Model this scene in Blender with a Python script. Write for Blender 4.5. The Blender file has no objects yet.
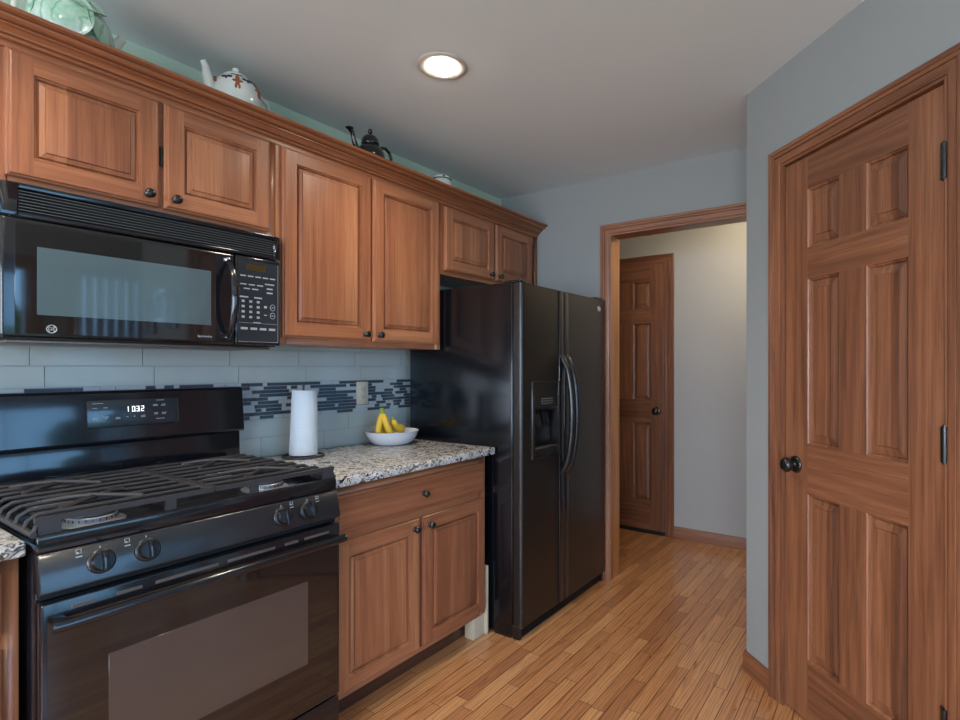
import bpy, bmesh, math, random
from mathutils import Vector, Matrix, noise

random.seed(7)
SC = bpy.context.scene
COL = SC.collection
PI = math.pi

# ------------------------------------------------------------------ camera
TH = 0.5853
cam_d = bpy.data.cameras.new('camera')
cam = bpy.data.objects.new('camera', cam_d)
COL.objects.link(cam)
cam.location = (2.2504, 0.0, 1.2839)
cam.rotation_euler = (PI / 2, 0, TH)
cam_d.sensor_width = 36.0
cam_d.lens = 539.4 / 960 * 36
cam_d.shift_x = -(537.03 - 480) / 960
cam_d.shift_y = (366.99 - 360) / 960
cam_d.clip_start = 0.02
SC.camera = cam

# ------------------------------------------------------------------ world, exposure
SC.view_settings.view_transform = 'Standard'
SC.view_settings.look = 'None'
SC.view_settings.gamma = 1.0
SC.view_settings.use_curve_mapping = False
SC.view_settings.exposure = 0.66
W = bpy.data.worlds.new('sky')
SC.world = W
W.use_nodes = True
bg = W.node_tree.nodes['Background']
bg.inputs[0].default_value = (0.26, 0.58, 1.0, 1)
bg.inputs[1].default_value = 4.6
SC.cycles.max_bounces = 8
SC.cycles.diffuse_bounces = 5
SC.cycles.glossy_bounces = 4
SC.cycles.sample_clamp_indirect = 6.0
SC.cycles.use_denoising = True


def area(name, loc, rot, sx, sy, power, col, portal=False):
    d = bpy.data.lights.new(name, 'AREA')
    d.shape = 'RECTANGLE'
    d.size = sx
    d.size_y = sy
    d.energy = power
    d.color = col
    o = bpy.data.objects.new(name, d)
    o.location = loc
    o.rotation_euler = rot
    COL.objects.link(o)
    if portal:
        d.cycles.is_portal = True
    return o


# openings of the room that let the sky light in
WIN = [(4.2, -0.55, 1.36, 0.35, 2.10), (4.2, 1.66, 2.16, 0.10, 2.10)]     # in the wall opposite the cabinets: x, y0, y1, z0, z1
BWIN = [(0.5, 1.9, 0.55, 2.15), (2.4, 3.8, 0.30, 2.15)]                     # unseen windows added in the wall behind for ambient light: x0, x1, z0, z1
YB = -3.0
for i, (x, y0, y1, z0, z1) in enumerate(WIN):
    area('daylight_portal', (x + .16, (y0 + y1) / 2, (z0 + z1) / 2), (0, PI / 2, 0), z1 - z0, y1 - y0, 1, (1, 1, 1), True)
for x0, x1, z0, z1 in BWIN:
    area('daylight_portal', ((x0 + x1) / 2, YB - .16, (z0 + z1) / 2), (PI / 2, 0, 0), x1 - x0, z1 - z0, 1, (1, 1, 1), True)
# area lamps added outside the unseen back windows for flat ambient light
area('back_fill', (3.1, YB - .25, 1.35), (PI / 2, 0, 0), 1.5, 1.8, 75, (.97, .97, 1.0))
area('back_fill', (1.2, YB - .25, 1.35), (PI / 2, 0, 0), 1.5, 1.6, 60, (.97, .97, 1.0))

# ------------------------------------------------------------------ material helpers
MATS = {}


def sr(r, g, b):
    f = lambda c: (c / 255 / 12.92) if c / 255 <= .04045 else ((c / 255 + .055) / 1.055) ** 2.4
    return (f(r), f(g), f(b), 1)


class NT:
    def __init__(s, name):
        s.m = bpy.data.materials.new(name)
        s.m.use_nodes = True
        s.t = s.m.node_tree
        s.n = s.t.nodes
        s.b = s.n['Principled BSDF']
        MATS[name] = s.m

    def node(s, typ, **kw):
        n = s.n.new(typ)
        for k, v in kw.items():
            setattr(n, k, v)
        return n

    def put(s, sock, v):
        if isinstance(v, bpy.types.NodeSocket):
            s.t.links.new(v, sock)
        elif v is not None:
            sock.default_value = v

    def math(s, op, a, b=None, c=None):
        n = s.node('ShaderNodeMath', operation=op)
        s.put(n.inputs[0], a)
        if b is not None:
            s.put(n.inputs[1], b)
        if c is not None:
            s.put(n.inputs[2], c)
        return n.outputs[0]

    def vmath(s, op, a, b):
        n = s.node('ShaderNodeVectorMath', operation=op)
        s.put(n.inputs[0], a)
        s.put(n.inputs[1], b)
        return n.outputs[0]

    def mix(s, f, a, b, mode='MIX'):
        n = s.node('ShaderNodeMix', data_type='RGBA', blend_type=mode)
        s.put(n.inputs[0], f)
        s.put(n.inputs[6], a)
        s.put(n.inputs[7], b)
        return n.outputs[2]

    def noise(s, vec, scale, detail=4, rough=.5, dist=0, dims='3D'):
        n = s.node('ShaderNodeTexNoise', noise_dimensions=dims)
        if vec is not None:
            s.put(n.inputs['Vector'], vec)
        n.inputs['Scale'].default_value = scale
        n.inputs['Detail'].default_value = detail
        n.inputs['Roughness'].default_value = rough
        n.inputs['Distortion'].default_value = dist
        return n.outputs[0]

    def ramp(s, f, stops):
        n = s.node('ShaderNodeValToRGB')
        s.put(n.inputs[0], f)
        e = n.color_ramp.elements
        while len(e) < len(stops):
            e.new(.5)
        for q, (p, c) in zip(e, stops):
            q.position = p
            q.color = c
        return n.outputs[0]

    def obj(s, rnd=True):
        tc = s.node('ShaderNodeTexCoord').outputs['Object']
        if not rnd:
            return tc
        oi = s.node('ShaderNodeObjectInfo').outputs['Random']
        c = s.node('ShaderNodeCombineXYZ')
        s.put(c.inputs[0], s.math('MULTIPLY', oi, 13.7))
        s.put(c.inputs[1], s.math('MULTIPLY', oi, 7.3))
        s.put(c.inputs[2], s.math('MULTIPLY', oi, 31.1))
        return s.vmath('ADD', tc, c.outputs[0])

    def bump(s, h, strength=.2, dist=.002):
        n = s.node('ShaderNodeBump')
        n.inputs['Strength'].default_value = strength
        n.inputs['Distance'].default_value = dist
        s.put(n.inputs['Height'], h)
        s.put(s.b.inputs['Normal'], n.outputs[0])

    def set(s, **kw):
        names = dict(color='Base Color', rough='Roughness', metal='Metallic', spec='Specular IOR Level', coat='Coat Weight',
                     coatr='Coat Roughness', emis='Emission Color', emiss='Emission Strength', sss='Subsurface Weight', trans='Transmission Weight', alpha='Alpha')
        for k, v in kw.items():
            s.put(s.b.inputs[names[k]], v)
        return s


def plain(name, col, rough=.5, metal=0, **kw):
    t = NT(name)
    o = t.obj()
    f = t.noise(o, 9, 3)
    c2 = tuple(min(1, x * 1.06) for x in col[:3]) + (1,)
    c1 = tuple(x * .94 for x in col[:3]) + (1,)
    t.set(color=t.mix(f, c1, c2), rough=rough, metal=metal, **kw)
    return t.m


def wood(name, axis, dark, mid, light, stave=0.0, rough=.38, pore=.5, spec=.5, figure=1.0, coat=0.25, band=.08):
    t = NT(name)
    o = t.obj()
    sc = {'z': (1, 1, .075), 'x': (.075, 1, 1), 'y': (1, .075, 1)}[axis]
    o1 = t.vmath('MULTIPLY', o, tuple(sc))
    sep = t.node('ShaderNodeSeparateXYZ')
    t.put(sep.inputs[0], o)
    cross = {'z': 0, 'x': 2, 'y': 2}[axis]
    g = t.noise(o1, 16 * figure, 5, .62, .8)
    g2 = t.noise(o1, 4.5 * figure, 2, .5, .4)
    w = t.node('ShaderNodeTexWave', wave_type='BANDS', bands_direction='X' if axis == 'z' else 'Z')
    t.put(w.inputs['Vector'], t.vmath('ADD', o1, t.vmath('MULTIPLY', o1, (.3, .3, .3))))
    w.inputs['Scale'].default_value = 5 * figure
    w.inputs['Distortion'].default_value = 16
    w.inputs['Detail'].default_value = 3
    w.inputs['Detail Scale'].default_value = .7
    f = t.math('ADD', t.math('ADD', t.math('MULTIPLY', g, .50 - band / 2), t.math('MULTIPLY', g2, .50 - band / 2)), t.math('MULTIPLY', w.outputs['Fac'], band))
    if stave:
        idx = t.math('FLOOR', t.math('DIVIDE', sep.outputs[cross], stave))
        wn = t.node('ShaderNodeTexWhiteNoise', noise_dimensions='1D')
        t.put(wn.inputs['W'], idx)
        f = t.math('ADD', f, t.math('MULTIPLY', t.math('SUBTRACT', wn.outputs[0], .5), .30))
    oi = t.node('ShaderNodeObjectInfo').outputs['Random']
    f = t.math('ADD', f, t.math('MULTIPLY', t.math('SUBTRACT', oi, .5), .12))
    c = t.ramp(f, [(.30, dark), (.5, mid), (.70, light)])
    o2 = t.vmath('MULTIPLY', o, tuple(q if q < 1 else 1 for q in {'z': (1, 1, .02), 'x': (.02, 1, 1), 'y': (1, .02, 1)}[axis]))
    p = t.noise(o2, 230, 3, .65)
    pf = t.ramp(p, [(.34, (1 - pore * .8,) * 3 + (1,)), (.50, (1, 1, 1, 1)), (.66, (1 + pore * .25,) * 3 + (1,))])
    c = t.mix(1.0, c, pf, 'MULTIPLY')
    t.set(color=c, rough=rough, spec=spec, coat=coat, coatr=.18)
    t.bump(p, .06, .001)
    return t.m


# cherry cabinets
CH = (sr(132, 80, 53), sr(160, 101, 68), sr(184, 125, 87))
M_cz = wood('cherry_upright', 'z', *CH, pore=.32)
M_cx = wood('cherry_crosswise', 'x', *CH, pore=.32)
M_cy = wood('cherry_lengthwise', 'y', *CH, pore=.32)
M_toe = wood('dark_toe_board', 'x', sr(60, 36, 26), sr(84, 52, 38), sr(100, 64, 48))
M_cs = wood('cherry_staves', 'z', *CH, stave=.068, pore=.32)
# stained pine doors and casings
PN = (sr(94, 56, 37), sr(128, 81, 55), sr(154, 101, 69))
M_pz = wood('stained_pine_upright', 'z', *PN, pore=.38, figure=1.3, rough=.45, band=.10)
M_px = wood('stained_pine_crosswise', 'x', *PN, pore=.38, figure=1.3, rough=.45, band=.10)
M_ps = wood('stained_pine_staves', 'z', *PN, stave=.05, pore=.38, figure=1.3, rough=.45, band=.10)
M_oak = wood('light_oak_jamb', 'z', sr(120, 74, 38), sr(172, 116, 66), sr(196, 140, 86), pore=.3)

# walls
def paint(name, col, rough=.8):
    t = NT(name)
    o = t.obj(False)
    f = t.noise(o, 1.3, 3)
    t.set(color=t.mix(f, tuple(c * .96 for c in col[:3]) + (1,), tuple(c * 1.03 for c in col[:3]) + (1,)), rough=rough, spec=.25)
    t.bump(t.noise(o, 180, 3), .05, .001)
    return t.m


M_wall = paint('greyblue_wall_paint', sr(146, 150, 150))
M_wallcast = paint('green_cast_wall_paint', sr(196, 214, 196))  # wall paint turned greener to carry the colour cast of the light
M_hall = paint('pale_hall_paint', sr(160, 160, 160))
M_ceil = paint('white_ceiling_paint', sr(220, 229, 236))

# oak strip floor: strips run along y
def floor_mat():
    t = NT('oak_strip_floor')
    o = t.obj(False)
    sep = t.node('ShaderNodeSeparateXYZ')
    t.put(sep.inputs[0], o)
    Wd = .0587
    xr = t.math('DIVIDE', t.math('SUBTRACT', sep.outputs[0], .002), Wd)
    row = t.math('FLOOR', xr)
    fx = t.math('FRACT', xr)
    wn = t.node('ShaderNodeTexWhiteNoise', noise_dimensions='1D')
    t.put(wn.inputs['W'], row)
    wn2 = t.node('ShaderNodeTexWhiteNoise', noise_dimensions='1D')
    t.put(wn2.inputs['W'], t.math('ADD', row, 77.7))
    ln = t.math('ADD', t.math('MULTIPLY', wn2.outputs[0], .35), .42)
    yr = t.math('ADD', t.math('DIVIDE', sep.outputs[1], ln), t.math('MULTIPLY', wn.outputs[0], 9.0))
    seg = t.math('FLOOR', yr)
    fy = t.math('FRACT', yr)
    cb = t.node('ShaderNodeCombineXYZ')
    t.put(cb.inputs[0], row)
    t.put(cb.inputs[1], seg)
    wc = t.node('ShaderNodeTexWhiteNoise', noise_dimensions='3D')
    t.put(wc.inputs['Vector'], cb.outputs[0])
    tone = wc.outputs[0]
    base = t.ramp(tone, [(0, sr(168, 114, 76)), (.15, sr(184, 128, 84)), (.6, sr(198, 142, 94)), (1, sr(208, 156, 106))])
    off = t.vmath('MULTIPLY', cb.outputs[0], (3.17, 5.31, 2.3))
    o1 = t.vmath('ADD', t.vmath('MULTIPLY', o, (1, .09, 1)), off)
    g = t.noise(o1, 26, 5, .62, 2.2)
    w = t.node('ShaderNodeTexWave', wave_type='BANDS', bands_direction='X')
    t.put(w.inputs['Vector'], o1)
    w.inputs['Scale'].default_value = 22
    w.inputs['Distortion'].default_value = 14
    w.inputs['Detail'].default_value = 2
    gr = t.ramp(t.math('ADD', t.math('MULTIPLY', g, .6), t.math('MULTIPLY', w.outputs['Fac'], .4)), [(.30, (.66, .57, .50, 1)), (.52, (1, 1, 1, 1))])
    c = t.mix(.85, base, gr, 'MULTIPLY')
    p = t.noise(t.vmath('ADD', t.vmath('MULTIPLY', o, (1, .03, 1)), off), 420, 2)
    c = t.mix(.5, c, t.ramp(p, [(.32, (.72, .62, .55, 1)), (.5, (1, 1, 1, 1))]), 'MULTIPLY')
    # joints
    ex = t.math('MINIMUM', fx, t.math('SUBTRACT', 1, fx))
    ex = t.math('MULTIPLY', ex, Wd)
    ey = t.math('MULTIPLY', t.math('MINIMUM', fy, t.math('SUBTRACT', 1, fy)), ln)
    e = t.math('MINIMUM', ex, t.math('ADD', ey, .0003))
    k = t.node('ShaderNodeMapRange')
    t.put(k.inputs[0], e)
    k.inputs[1].default_value = .0007
    k.inputs[2].default_value = .0022
    c = t.mix(k.outputs[0], sr(60, 32, 20), c)
    t.set(color=c, rough=t.math('ADD', t.math('MULTIPLY', g, .16), .22), spec=.5, coat=.4, coatr=.15)
    t.bump(k.outputs[0], .35, .001)
    return t.m


M_floor = floor_mat()


def granite():
    t = NT('veined_granite')
    o = t.obj(False)
    ds = t.noise(o, 5, 4, .6)
    o1 = t.vmath('ADD', t.vmath('MULTIPLY', o, (1.6, .8, 1.2)), t.vmath('MULTIPLY', ds, (.5, .35, .4)))
    n1 = t.noise(o1, 13, 6, .58, 2.6)
    c = t.ramp(n1, [(.36, sr(22, 22, 28)), (.42, sr(80, 82, 92)), (.45, sr(226, 226, 224)), (.49, sr(150, 150, 150)), (.535, sr(240, 236, 226)), (.575, sr(132, 126, 120)), (.61, sr(30, 30, 36)), (.66, sr(176, 172, 168))])
    n2 = t.noise(t.vmath('ADD', o1, (4, 2, 9)), 9, 5, .6, 1.2)
    c = t.mix(t.ramp(n2, [(.57, (0, 0, 0, 1)), (.70, (.6, .6, .6, 1))]), c, sr(162, 142, 114))
    n3 = t.noise(t.vmath('ADD', o1, (14, 12, 9)), 26, 6, .6, 1)
    c = t.mix(t.ramp(n3, [(.58, (0, 0, 0, 1)), (.64, (.9, .9, .9, 1))]), c, sr(34, 34, 40))
    t.set(color=c, rough=.27, spec=.45, coat=.08, coatr=.08)
    return t.m


M_gran = granite()


def black(name, col, rough, coat=.5, bumpy=0, bs=300):
    t = NT(name)
    o = t.obj()
    n = t.noise(o, 6, 4, .6)
    t.set(color=col, rough=t.math('ADD', t.math('MULTIPLY', n, .08), rough - .04), coat=coat, coatr=max(.04, rough * .4))
    if bumpy:
        t.bump(t.noise(o, bs, 3, .6), bumpy, .0015)
    return t.m


M_enam = black('black_enamel', sr(22, 23, 28), .14, .25)
M_enam2 = black('black_speckled_enamel', sr(34, 36, 40), .24, .3, .25, 420)
M_glassb = black('black_door_glass', sr(28, 25, 24), .045, .8)
M_louv = black('louvre_caught_light', sr(96, 100, 104), .35, .2)  # paler than the black grille, painting in light caught on the louvre edges
M_mwscr = black('microwave_window_screen', sr(78, 96, 102), .10, .9)
M_ovscr = black('oven_window_screen', sr(74, 63, 58), .06, .9)
M_frs = black('fridge_side_black', sr(9, 12, 17), .16, .1, .05, 500)
M_frd = black('fridge_door_textured_black', sr(28, 23, 20), .30, .2, .5, 330)
M_plast = black('black_plastic', sr(20, 20, 22), .30, .2)
M_iron = black('cast_iron', sr(52, 50, 52), .48, 0, .3, 500)
M_knob = black('oil_rubbed_black', sr(22, 20, 20), .28, .3)
M_dark = black('dark_void', sr(8, 8, 9), .6, 0)
M_slot = plain('dull_metal_slot', sr(120, 108, 100), .4, .6)
M_alu = plain('burner_aluminium', sr(176, 178, 184), .38, .8)
M_chrome = plain('chrome', sr(200, 205, 210), .15, 1)
M_grey = plain('grey_markings', sr(168, 176, 182), .5)
M_panel = black('control_glass', sr(40, 47, 54), .2, .4)
M_amber = plain('amber_display', sr(64, 50, 20), .3)
t_ = NT('lit_digits')
t_.set(color=(1, 1, 1, 1), emis=(.85, .95, 1, 1), emiss=1.1)
M_dig = t_.m
M_tile = plain('pale_glass_tile', sr(172, 181, 178), .16, 0, coat=.6, coatr=.05)
M_tile2 = plain('pale_mosaic_strip', sr(174, 184, 188), .2, 0, coat=.4)
M_mos = plain('slate_mosaic_strip', sr(62, 72, 84), .2, 0, coat=.5)
M_grout = plain('grout', sr(160, 164, 162), .85)
M_plate = plain('almond_plastic', sr(196, 190, 172), .4)
M_white = plain('white_porcelain', sr(212, 216, 208), .14, 0, coat=.5)
M_wbowl = plain('white_bowl_glaze', sr(206, 210, 216), .2, 0, coat=.4)
M_cream = plain('cream_board', sr(198, 184, 158), .6)
M_trimw = plain('white_light_trim', sr(190, 184, 176), .45)
M_wpaint = plain('white_window_paint', sr(220, 220, 216), .45)
M_blk = plain('black_glaze', sr(16, 15, 17), .16, 0, coat=.6)
M_red = plain('gingerbread_brown_glaze', sr(150, 84, 60), .25)
M_navy = plain('navy_glaze', sr(36, 52, 66), .25)
M_blue = plain('blue_glaze', sr(70, 96, 130), .25)
M_leafd = plain('garden_leaves', sr(74, 118, 58), .6)
M_bark = plain('garden_bark', sr(84, 66, 50), .8)
M_lawn = plain('lawn', sr(92, 128, 66), .9)
M_photo = plain('faded_print', sr(120, 122, 120), .4)


def towel_mat():
    t = NT('quilted_paper')
    o = t.obj(False)
    w = t.node('ShaderNodeTexWave', wave_type='BANDS', bands_direction='DIAGONAL')
    t.put(w.inputs['Vector'], o)
    w.inputs['Scale'].default_value = 55
    w.inputs['Distortion'].default_value = 1.5
    t.set(color=t.mix(t.noise(o, 12), sr(188, 198, 206), sr(206, 214, 220)), rough=.9, sss=.05)
    t.bump(w.outputs['Fac'], .5, .002)
    return t.m


M_paper = towel_mat()


def leaf_glaze():
    t = NT('cabbage_leaf_glaze')
    o = t.obj(False)
    n = t.noise(o, 16, 4, .6, 1)
    w = t.node('ShaderNodeTexWave', wave_type='BANDS', bands_direction='X')
    t.put(w.inputs['Vector'], t.vmath('ADD', o, (0, 0, 0)))
    w.inputs['Scale'].default_value = 16
    w.inputs['Distortion'].default_value = 6
    c = t.mix(t.ramp(n, [(.35, (0, 0, 0, 1)), (.65, (1, 1, 1, 1))]), sr(156, 200, 174), sr(208, 226, 216))
    c = t.mix(t.ramp(w.outputs['Fac'], [(0, (.6, .6, .6, 1)), (.12, (0, 0, 0, 1))]), c, sr(104, 160, 124))
    t.set(color=c, rough=.18, coat=.6)
    t.bump(w.outputs['Fac'], .3, .003)
    return t.m


M_cabb = leaf_glaze()
M_rim = plain('green_rim_glaze', sr(140, 190, 156), .2, 0, coat=.5)


def banana_mat():
    t = NT('banana_skin')
    o = t.obj(False)
    sep = t.node('ShaderNodeSeparateXYZ')
    t.put(sep.inputs[0], o)
    n = t.noise(o, 60, 3)
    c = t.mix(t.ramp(n, [(.68, (0, 0, 0, 1)), (.74, (.7, .7, .7, 1))]), sr(206, 168, 44), sr(96, 66, 30))
    t.set(color=c, rough=.45)
    return t.m


M_ban = banana_mat()
M_bang = plain('banana_stem_green', sr(120, 138, 50), .5)
M_bant = plain('banana_tip_brown', sr(50, 36, 26), .6)
t_ = NT('lamp_lens')
t_.set(color=(1, 1, 1, 1), emis=(1, .93, .82, 1), emiss=14)
M_lamp = t_.m


def pane_mat():
    t = NT('window_glass')
    tr = t.node('ShaderNodeBsdfTransparent')
    gl = t.node('ShaderNodeBsdfGlossy')
    gl.inputs['Roughness'].default_value = .02
    mx = t.node('ShaderNodeMixShader')
    mx.inputs[0].default_value = .07
    t.t.links.new(tr.outputs[0], mx.inputs[1])
    t.t.links.new(gl.outputs[0], mx.inputs[2])
    t.t.links.new(mx.outputs[0], t.n['Material Output'].inputs[0])
    return t.m


M_pane = pane_mat()

# ------------------------------------------------------------------ mesh helpers
R90 = Matrix.Rotation(PI / 2, 4, 'Z')


def F(x, y, z, rz=0):
    return Matrix.Translation((x, y, z)) @ Matrix.Rotation(rz, 4, 'Z')


def props(o, label=None, cat=None, group=None, kind=None):
    if label: o['label'] = label
    if cat: o['category'] = cat
    if group: o['group'] = group
    if kind: o['kind'] = kind
    return o


def thing(name, label, cat, M, group=None, kind=None):
    o = bpy.data.objects.new(name, None)
    o.empty_display_size = .05
    COL.objects.link(o)
    o.matrix_world = M
    return props(o, label, cat, group, kind)


def worldM(o):
    m = o.matrix_basis.copy()
    while o.parent:
        o = o.parent
        m = o.matrix_basis @ m
    return m


class MB:
    def __init__(s):
        s.v = []
        s.f = []
        s.mi = []

    def box(s, x0, x1, y0, y1, z0, z1, mi=0):
        n = len(s.v)
        s.v += [Vector(p) for p in ((x0, y0, z0), (x1, y0, z0), (x1, y1, z0), (x0, y1, z0), (x0, y0, z1), (x1, y0, z1), (x1, y1, z1), (x0, y1, z1))]
        for q in ((0, 3, 2, 1), (4, 5, 6, 7), (0, 1, 5, 4), (1, 2, 6, 5), (2, 3, 7, 6), (3, 0, 4, 7)):
            s.f.append([n + i for i in q])
            s.mi.append(mi)
        return s

    def prism(s, poly, axis, a, b, mi=0):
        """poly of 2-D points swept along an axis from a to b; axis x: (y,z), y: (x,z), z: (x,y)"""
        n = len(s.v)
        k = len(poly)
        for t in (a, b):
            for p, q in poly:
                s.v.append(Vector({'x': (t, p, q), 'y': (p, t, q), 'z': (p, q, t)}[axis]))
        s.f.append([n + i for i in range(k)][::-1])
        s.f.append([n + k + i for i in range(k)])
        s.mi += [mi, mi]
        for i in range(k):
            j = (i + 1) % k
            s.f.append([n + i, n + j, n + k + j, n + k + i])
            s.mi.append(mi)
        return s

    def tube(s, pts, r, seg=10, mi=0, caps=True, sx=1.0, closed=False):
        pts = [Vector(p) for p in pts]
        rs = r if isinstance(r, (list, tuple)) else [r] * len(pts)
        n0 = len(s.v)
        up = Vector((0, 0, 1))
        prev = None
        N = len(pts)
        for i, p in enumerate(pts):
            if closed:
                d = pts[(i + 1) % N] - pts[i - 1]
            else:
                d = pts[min(i + 1, N - 1)] - pts[max(i - 1, 0)]
            d = d.normalized() if d.length > 1e-9 else Vector((0, 0, 1))
            if prev is None:
                a = d.cross(up if abs(d.z) < .95 else Vector((1, 0, 0))).normalized()
            else:
                a = (prev - d * prev.dot(d)).normalized()
            prev = a
            b = d.cross(a)
            for k in range(seg):
                t = 2 * PI * k / seg
                s.v.append(p + a * math.cos(t) * rs[i] * sx + b * math.sin(t) * rs[i])
        for i in range(N if closed else N - 1):
            j = (i + 1) % N
            for k in range(seg):
                l = (k + 1) % seg
                s.f.append([n0 + i * seg + k, n0 + i * seg + l, n0 + j * seg + l, n0 + j * seg + k])
                s.mi.append(mi)
        if caps and not closed:
            s.f.append([n0 + k for k in range(seg)][::-1])
            s.f.append([n0 + (N - 1) * seg + k for k in range(seg)])
            s.mi += [mi, mi]
        return s

    def lathe(s, prof, c=(0, 0, 0), seg=32, axis='z', mi=0, sx=1, sy=1, caps=True):
        """prof: (r, h) list"""
        n0 = len(s.v)
        c = Vector(c)
        for r, h in prof:
            for k in range(seg):
                t = 2 * PI * k / seg
                a, b = r * math.cos(t) * sx, r * math.sin(t) * sy
                s.v.append(c + Vector({'z': (a, b, h), 'y': (a, h, b), 'x': (h, a, b)}[axis]))
        for i in range(len(prof) - 1):
            for k in range(seg):
                l = (k + 1) % seg
                s.f.append([n0 + i * seg + k, n0 + i * seg + l, n0 + (i + 1) * seg + l, n0 + (i + 1) * seg + k])
                s.mi.append(mi)
        if caps and prof[0][0] > 1e-6:
            s.f.append([n0 + k for k in range(seg)][::-1]); s.mi.append(mi)
        if caps and prof[-1][0] > 1e-6:
            s.f.append([n0 + (len(prof) - 1) * seg + k for k in range(seg)]); s.mi.append(mi)
        return s

    def tr(s, M, start=0):
        for i in range(start, len(s.v)):
            s.v[i] = M @ s.v[i]
        return s

    def add(s, o, M=None):
        n = len(s.v)
        s.v += [(M @ v if M else v.copy()) for v in o.v]
        s.f += [[n + i for i in f] for f in o.f]
        s.mi += o.mi
        return s

    def build(s, name, mat, parent=None, frame=None, bevel=0, seg=2, smooth=40, label=None, rel=False, **tagkw):
        """frame: local-to-world of the vertices (identity: world coordinates). rel: the vertices are already in the parent's space."""
        bm = bmesh.new()
        vs = [bm.verts.new(v) for v in s.v]
        for f, mi in zip(s.f, s.mi):
            try:
                fc = bm.faces.new([vs[i] for i in f])
                fc.material_index = mi
            except ValueError:
                pass
        bmesh.ops.remove_doubles(bm, verts=bm.verts, dist=1e-6)
        bmesh.ops.recalc_face_normals(bm, faces=bm.faces)
        if bevel:
            es = [e for e in bm.edges if len(e.link_faces) == 2 and e.calc_face_angle(0) > .6]
            bmesh.ops.bevel(bm, geom=es, offset=bevel, segments=seg, profile=.5, affect='EDGES', clamp_overlap=True)
        me = bpy.data.meshes.new(name)
        bm.to_mesh(me)
        bm.free()
        M = frame or Matrix()
        if parent is not None and not rel:
            M = worldM(parent).inverted() @ M
        me.transform(M)
        for m in (mat if isinstance(mat, (list, tuple)) else [mat]):
            me.materials.append(m)
        for p in me.polygons:
            p.use_smooth = True
        me.set_sharp_from_angle(angle=math.radians(smooth))
        o = bpy.data.objects.new(name, me)
        COL.objects.link(o)
        if parent is not None:
            o.parent = parent
        return props(o, label, **tagkw)


def text_mb(body, size, depth=.0006):
    """lettering as a mesh in the x-z plane, facing -y"""
    cu = bpy.data.curves.new('lettering', 'FONT')
    cu.body = body
    cu.size = size
    cu.extrude = depth
    cu.align_x = 'CENTER'
    cu.align_y = 'CENTER'
    ob = bpy.data.objects.new('lettering', cu)
    COL.objects.link(ob)
    dg = bpy.context.evaluated_depsgraph_get()
    me = bpy.data.meshes.new_from_object(ob.evaluated_get(dg))
    m = MB()
    Rm = Matrix.Rotation(PI / 2, 4, 'X')
    m.v = [Rm @ v.co for v in me.vertices]
    m.f = [list(p.vertices) for p in me.polygons]
    m.mi = [0] * len(m.f)
    bpy.data.objects.remove(ob)
    bpy.data.curves.remove(cu)
    bpy.data.meshes.remove(me)
    return m


def wl(y, z=0, x=0):
    """frame for something on the cabinet wall: local x runs along +Y, local -y points to +X (into the room)"""
    return Matrix.Translation((x, y, z)) @ R90


def loops(m, x0, x1, z0, z1, prof, fill=0, mv=0, mh=0):
    """nested rectangular loops (inset, y) from the outside in; side faces mv, top and bottom faces mh; the last is filled"""
    rings = []
    for ins, y in prof:
        n = len(m.v)
        m.v += [Vector((x0 + ins, y, z0 + ins)), Vector((x1 - ins, y, z0 + ins)), Vector((x1 - ins, y, z1 - ins)), Vector((x0 + ins, y, z1 - ins))]
        rings.append(n)
    for a, b in zip(rings, rings[1:]):
        for k in range(4):
            l = (k + 1) % 4
            m.f.append([a + k, a + l, b + l, b + k])
            m.mi.append(mh if k in (0, 2) else mv)
    if fill is not None:
        n = rings[-1]
        m.f.append([n, n + 1, n + 2, n + 3])
        m.mi.append(fill)


def grid_face(m, x0, x1, z0, z1, holes, y, mv, mh, cols):
    """front face at depth y with rectangular holes; stiles (full height) mv, rails mh"""
    xs = sorted({x0, x1} | {h[0] for h in holes} | {h[1] for h in holes})
    zs = sorted({z0, z1} | {h[2] for h in holes} | {h[3] for h in holes})
    for i in range(len(xs) - 1):
        for j in range(len(zs) - 1):
            cx, cz = (xs[i] + xs[i + 1]) / 2, (zs[j] + zs[j + 1]) / 2
            if any(h[0] < cx < h[1] and h[2] < cz < h[3] for h in holes):
                continue
            inpan = any(h[0] < cx < h[1] for h in holes)
            inrow = any(h[2] < cz < h[3] for h in holes)
            mid = (min(h[0] for h in holes) < cx < max(h[1] for h in holes))
            mi = mv if (not mid or inrow) else mh
            n = len(m.v)
            m.v += [Vector((xs[i], y, zs[j])), Vector((xs[i + 1], y, zs[j])), Vector((xs[i + 1], y, zs[j + 1])), Vector((xs[i], y, zs[j + 1]))]
            m.f.append([n, n + 1, n + 2, n + 3])
            m.mi.append(mi)


def cab_door_mb(w, h, stile=.055, t=.02):
    m = MB()
    yf = -t
    # shell with moulded edge
    loops(m, 0, w, 0, h, [(0, 0), (0, yf + .009), (.003, yf + .0065), (.006, yf + .0060), (.008, yf + .001), (.011, yf)], fill=None, mv=0, mh=1)
    n = len(m.v)
    m.v += [Vector((0, 0, 0)), Vector((w, 0, 0)), Vector((w, 0, h)), Vector((0, 0, h))]
    m.f.append([n, n + 3, n + 2, n + 1]); m.mi.append(0)
    grid_face(m, .011, w - .011, .011, h - .011, [(stile, w - stile, stile, h - stile)], yf, 0, 1, 1)
    loops(m, stile, w - stile, stile, h - stile, [(0, yf), (.0015, yf + .005), (.005, yf + .0055), (.0075, yf + .0125), (.0105, yf + .0135), (.012, yf + .007), (.024, yf + .0035), (.0250, yf + .0045), (.0262, yf + .0005), (.029, yf)], fill=2, mv=2, mh=2)
    return m


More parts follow.
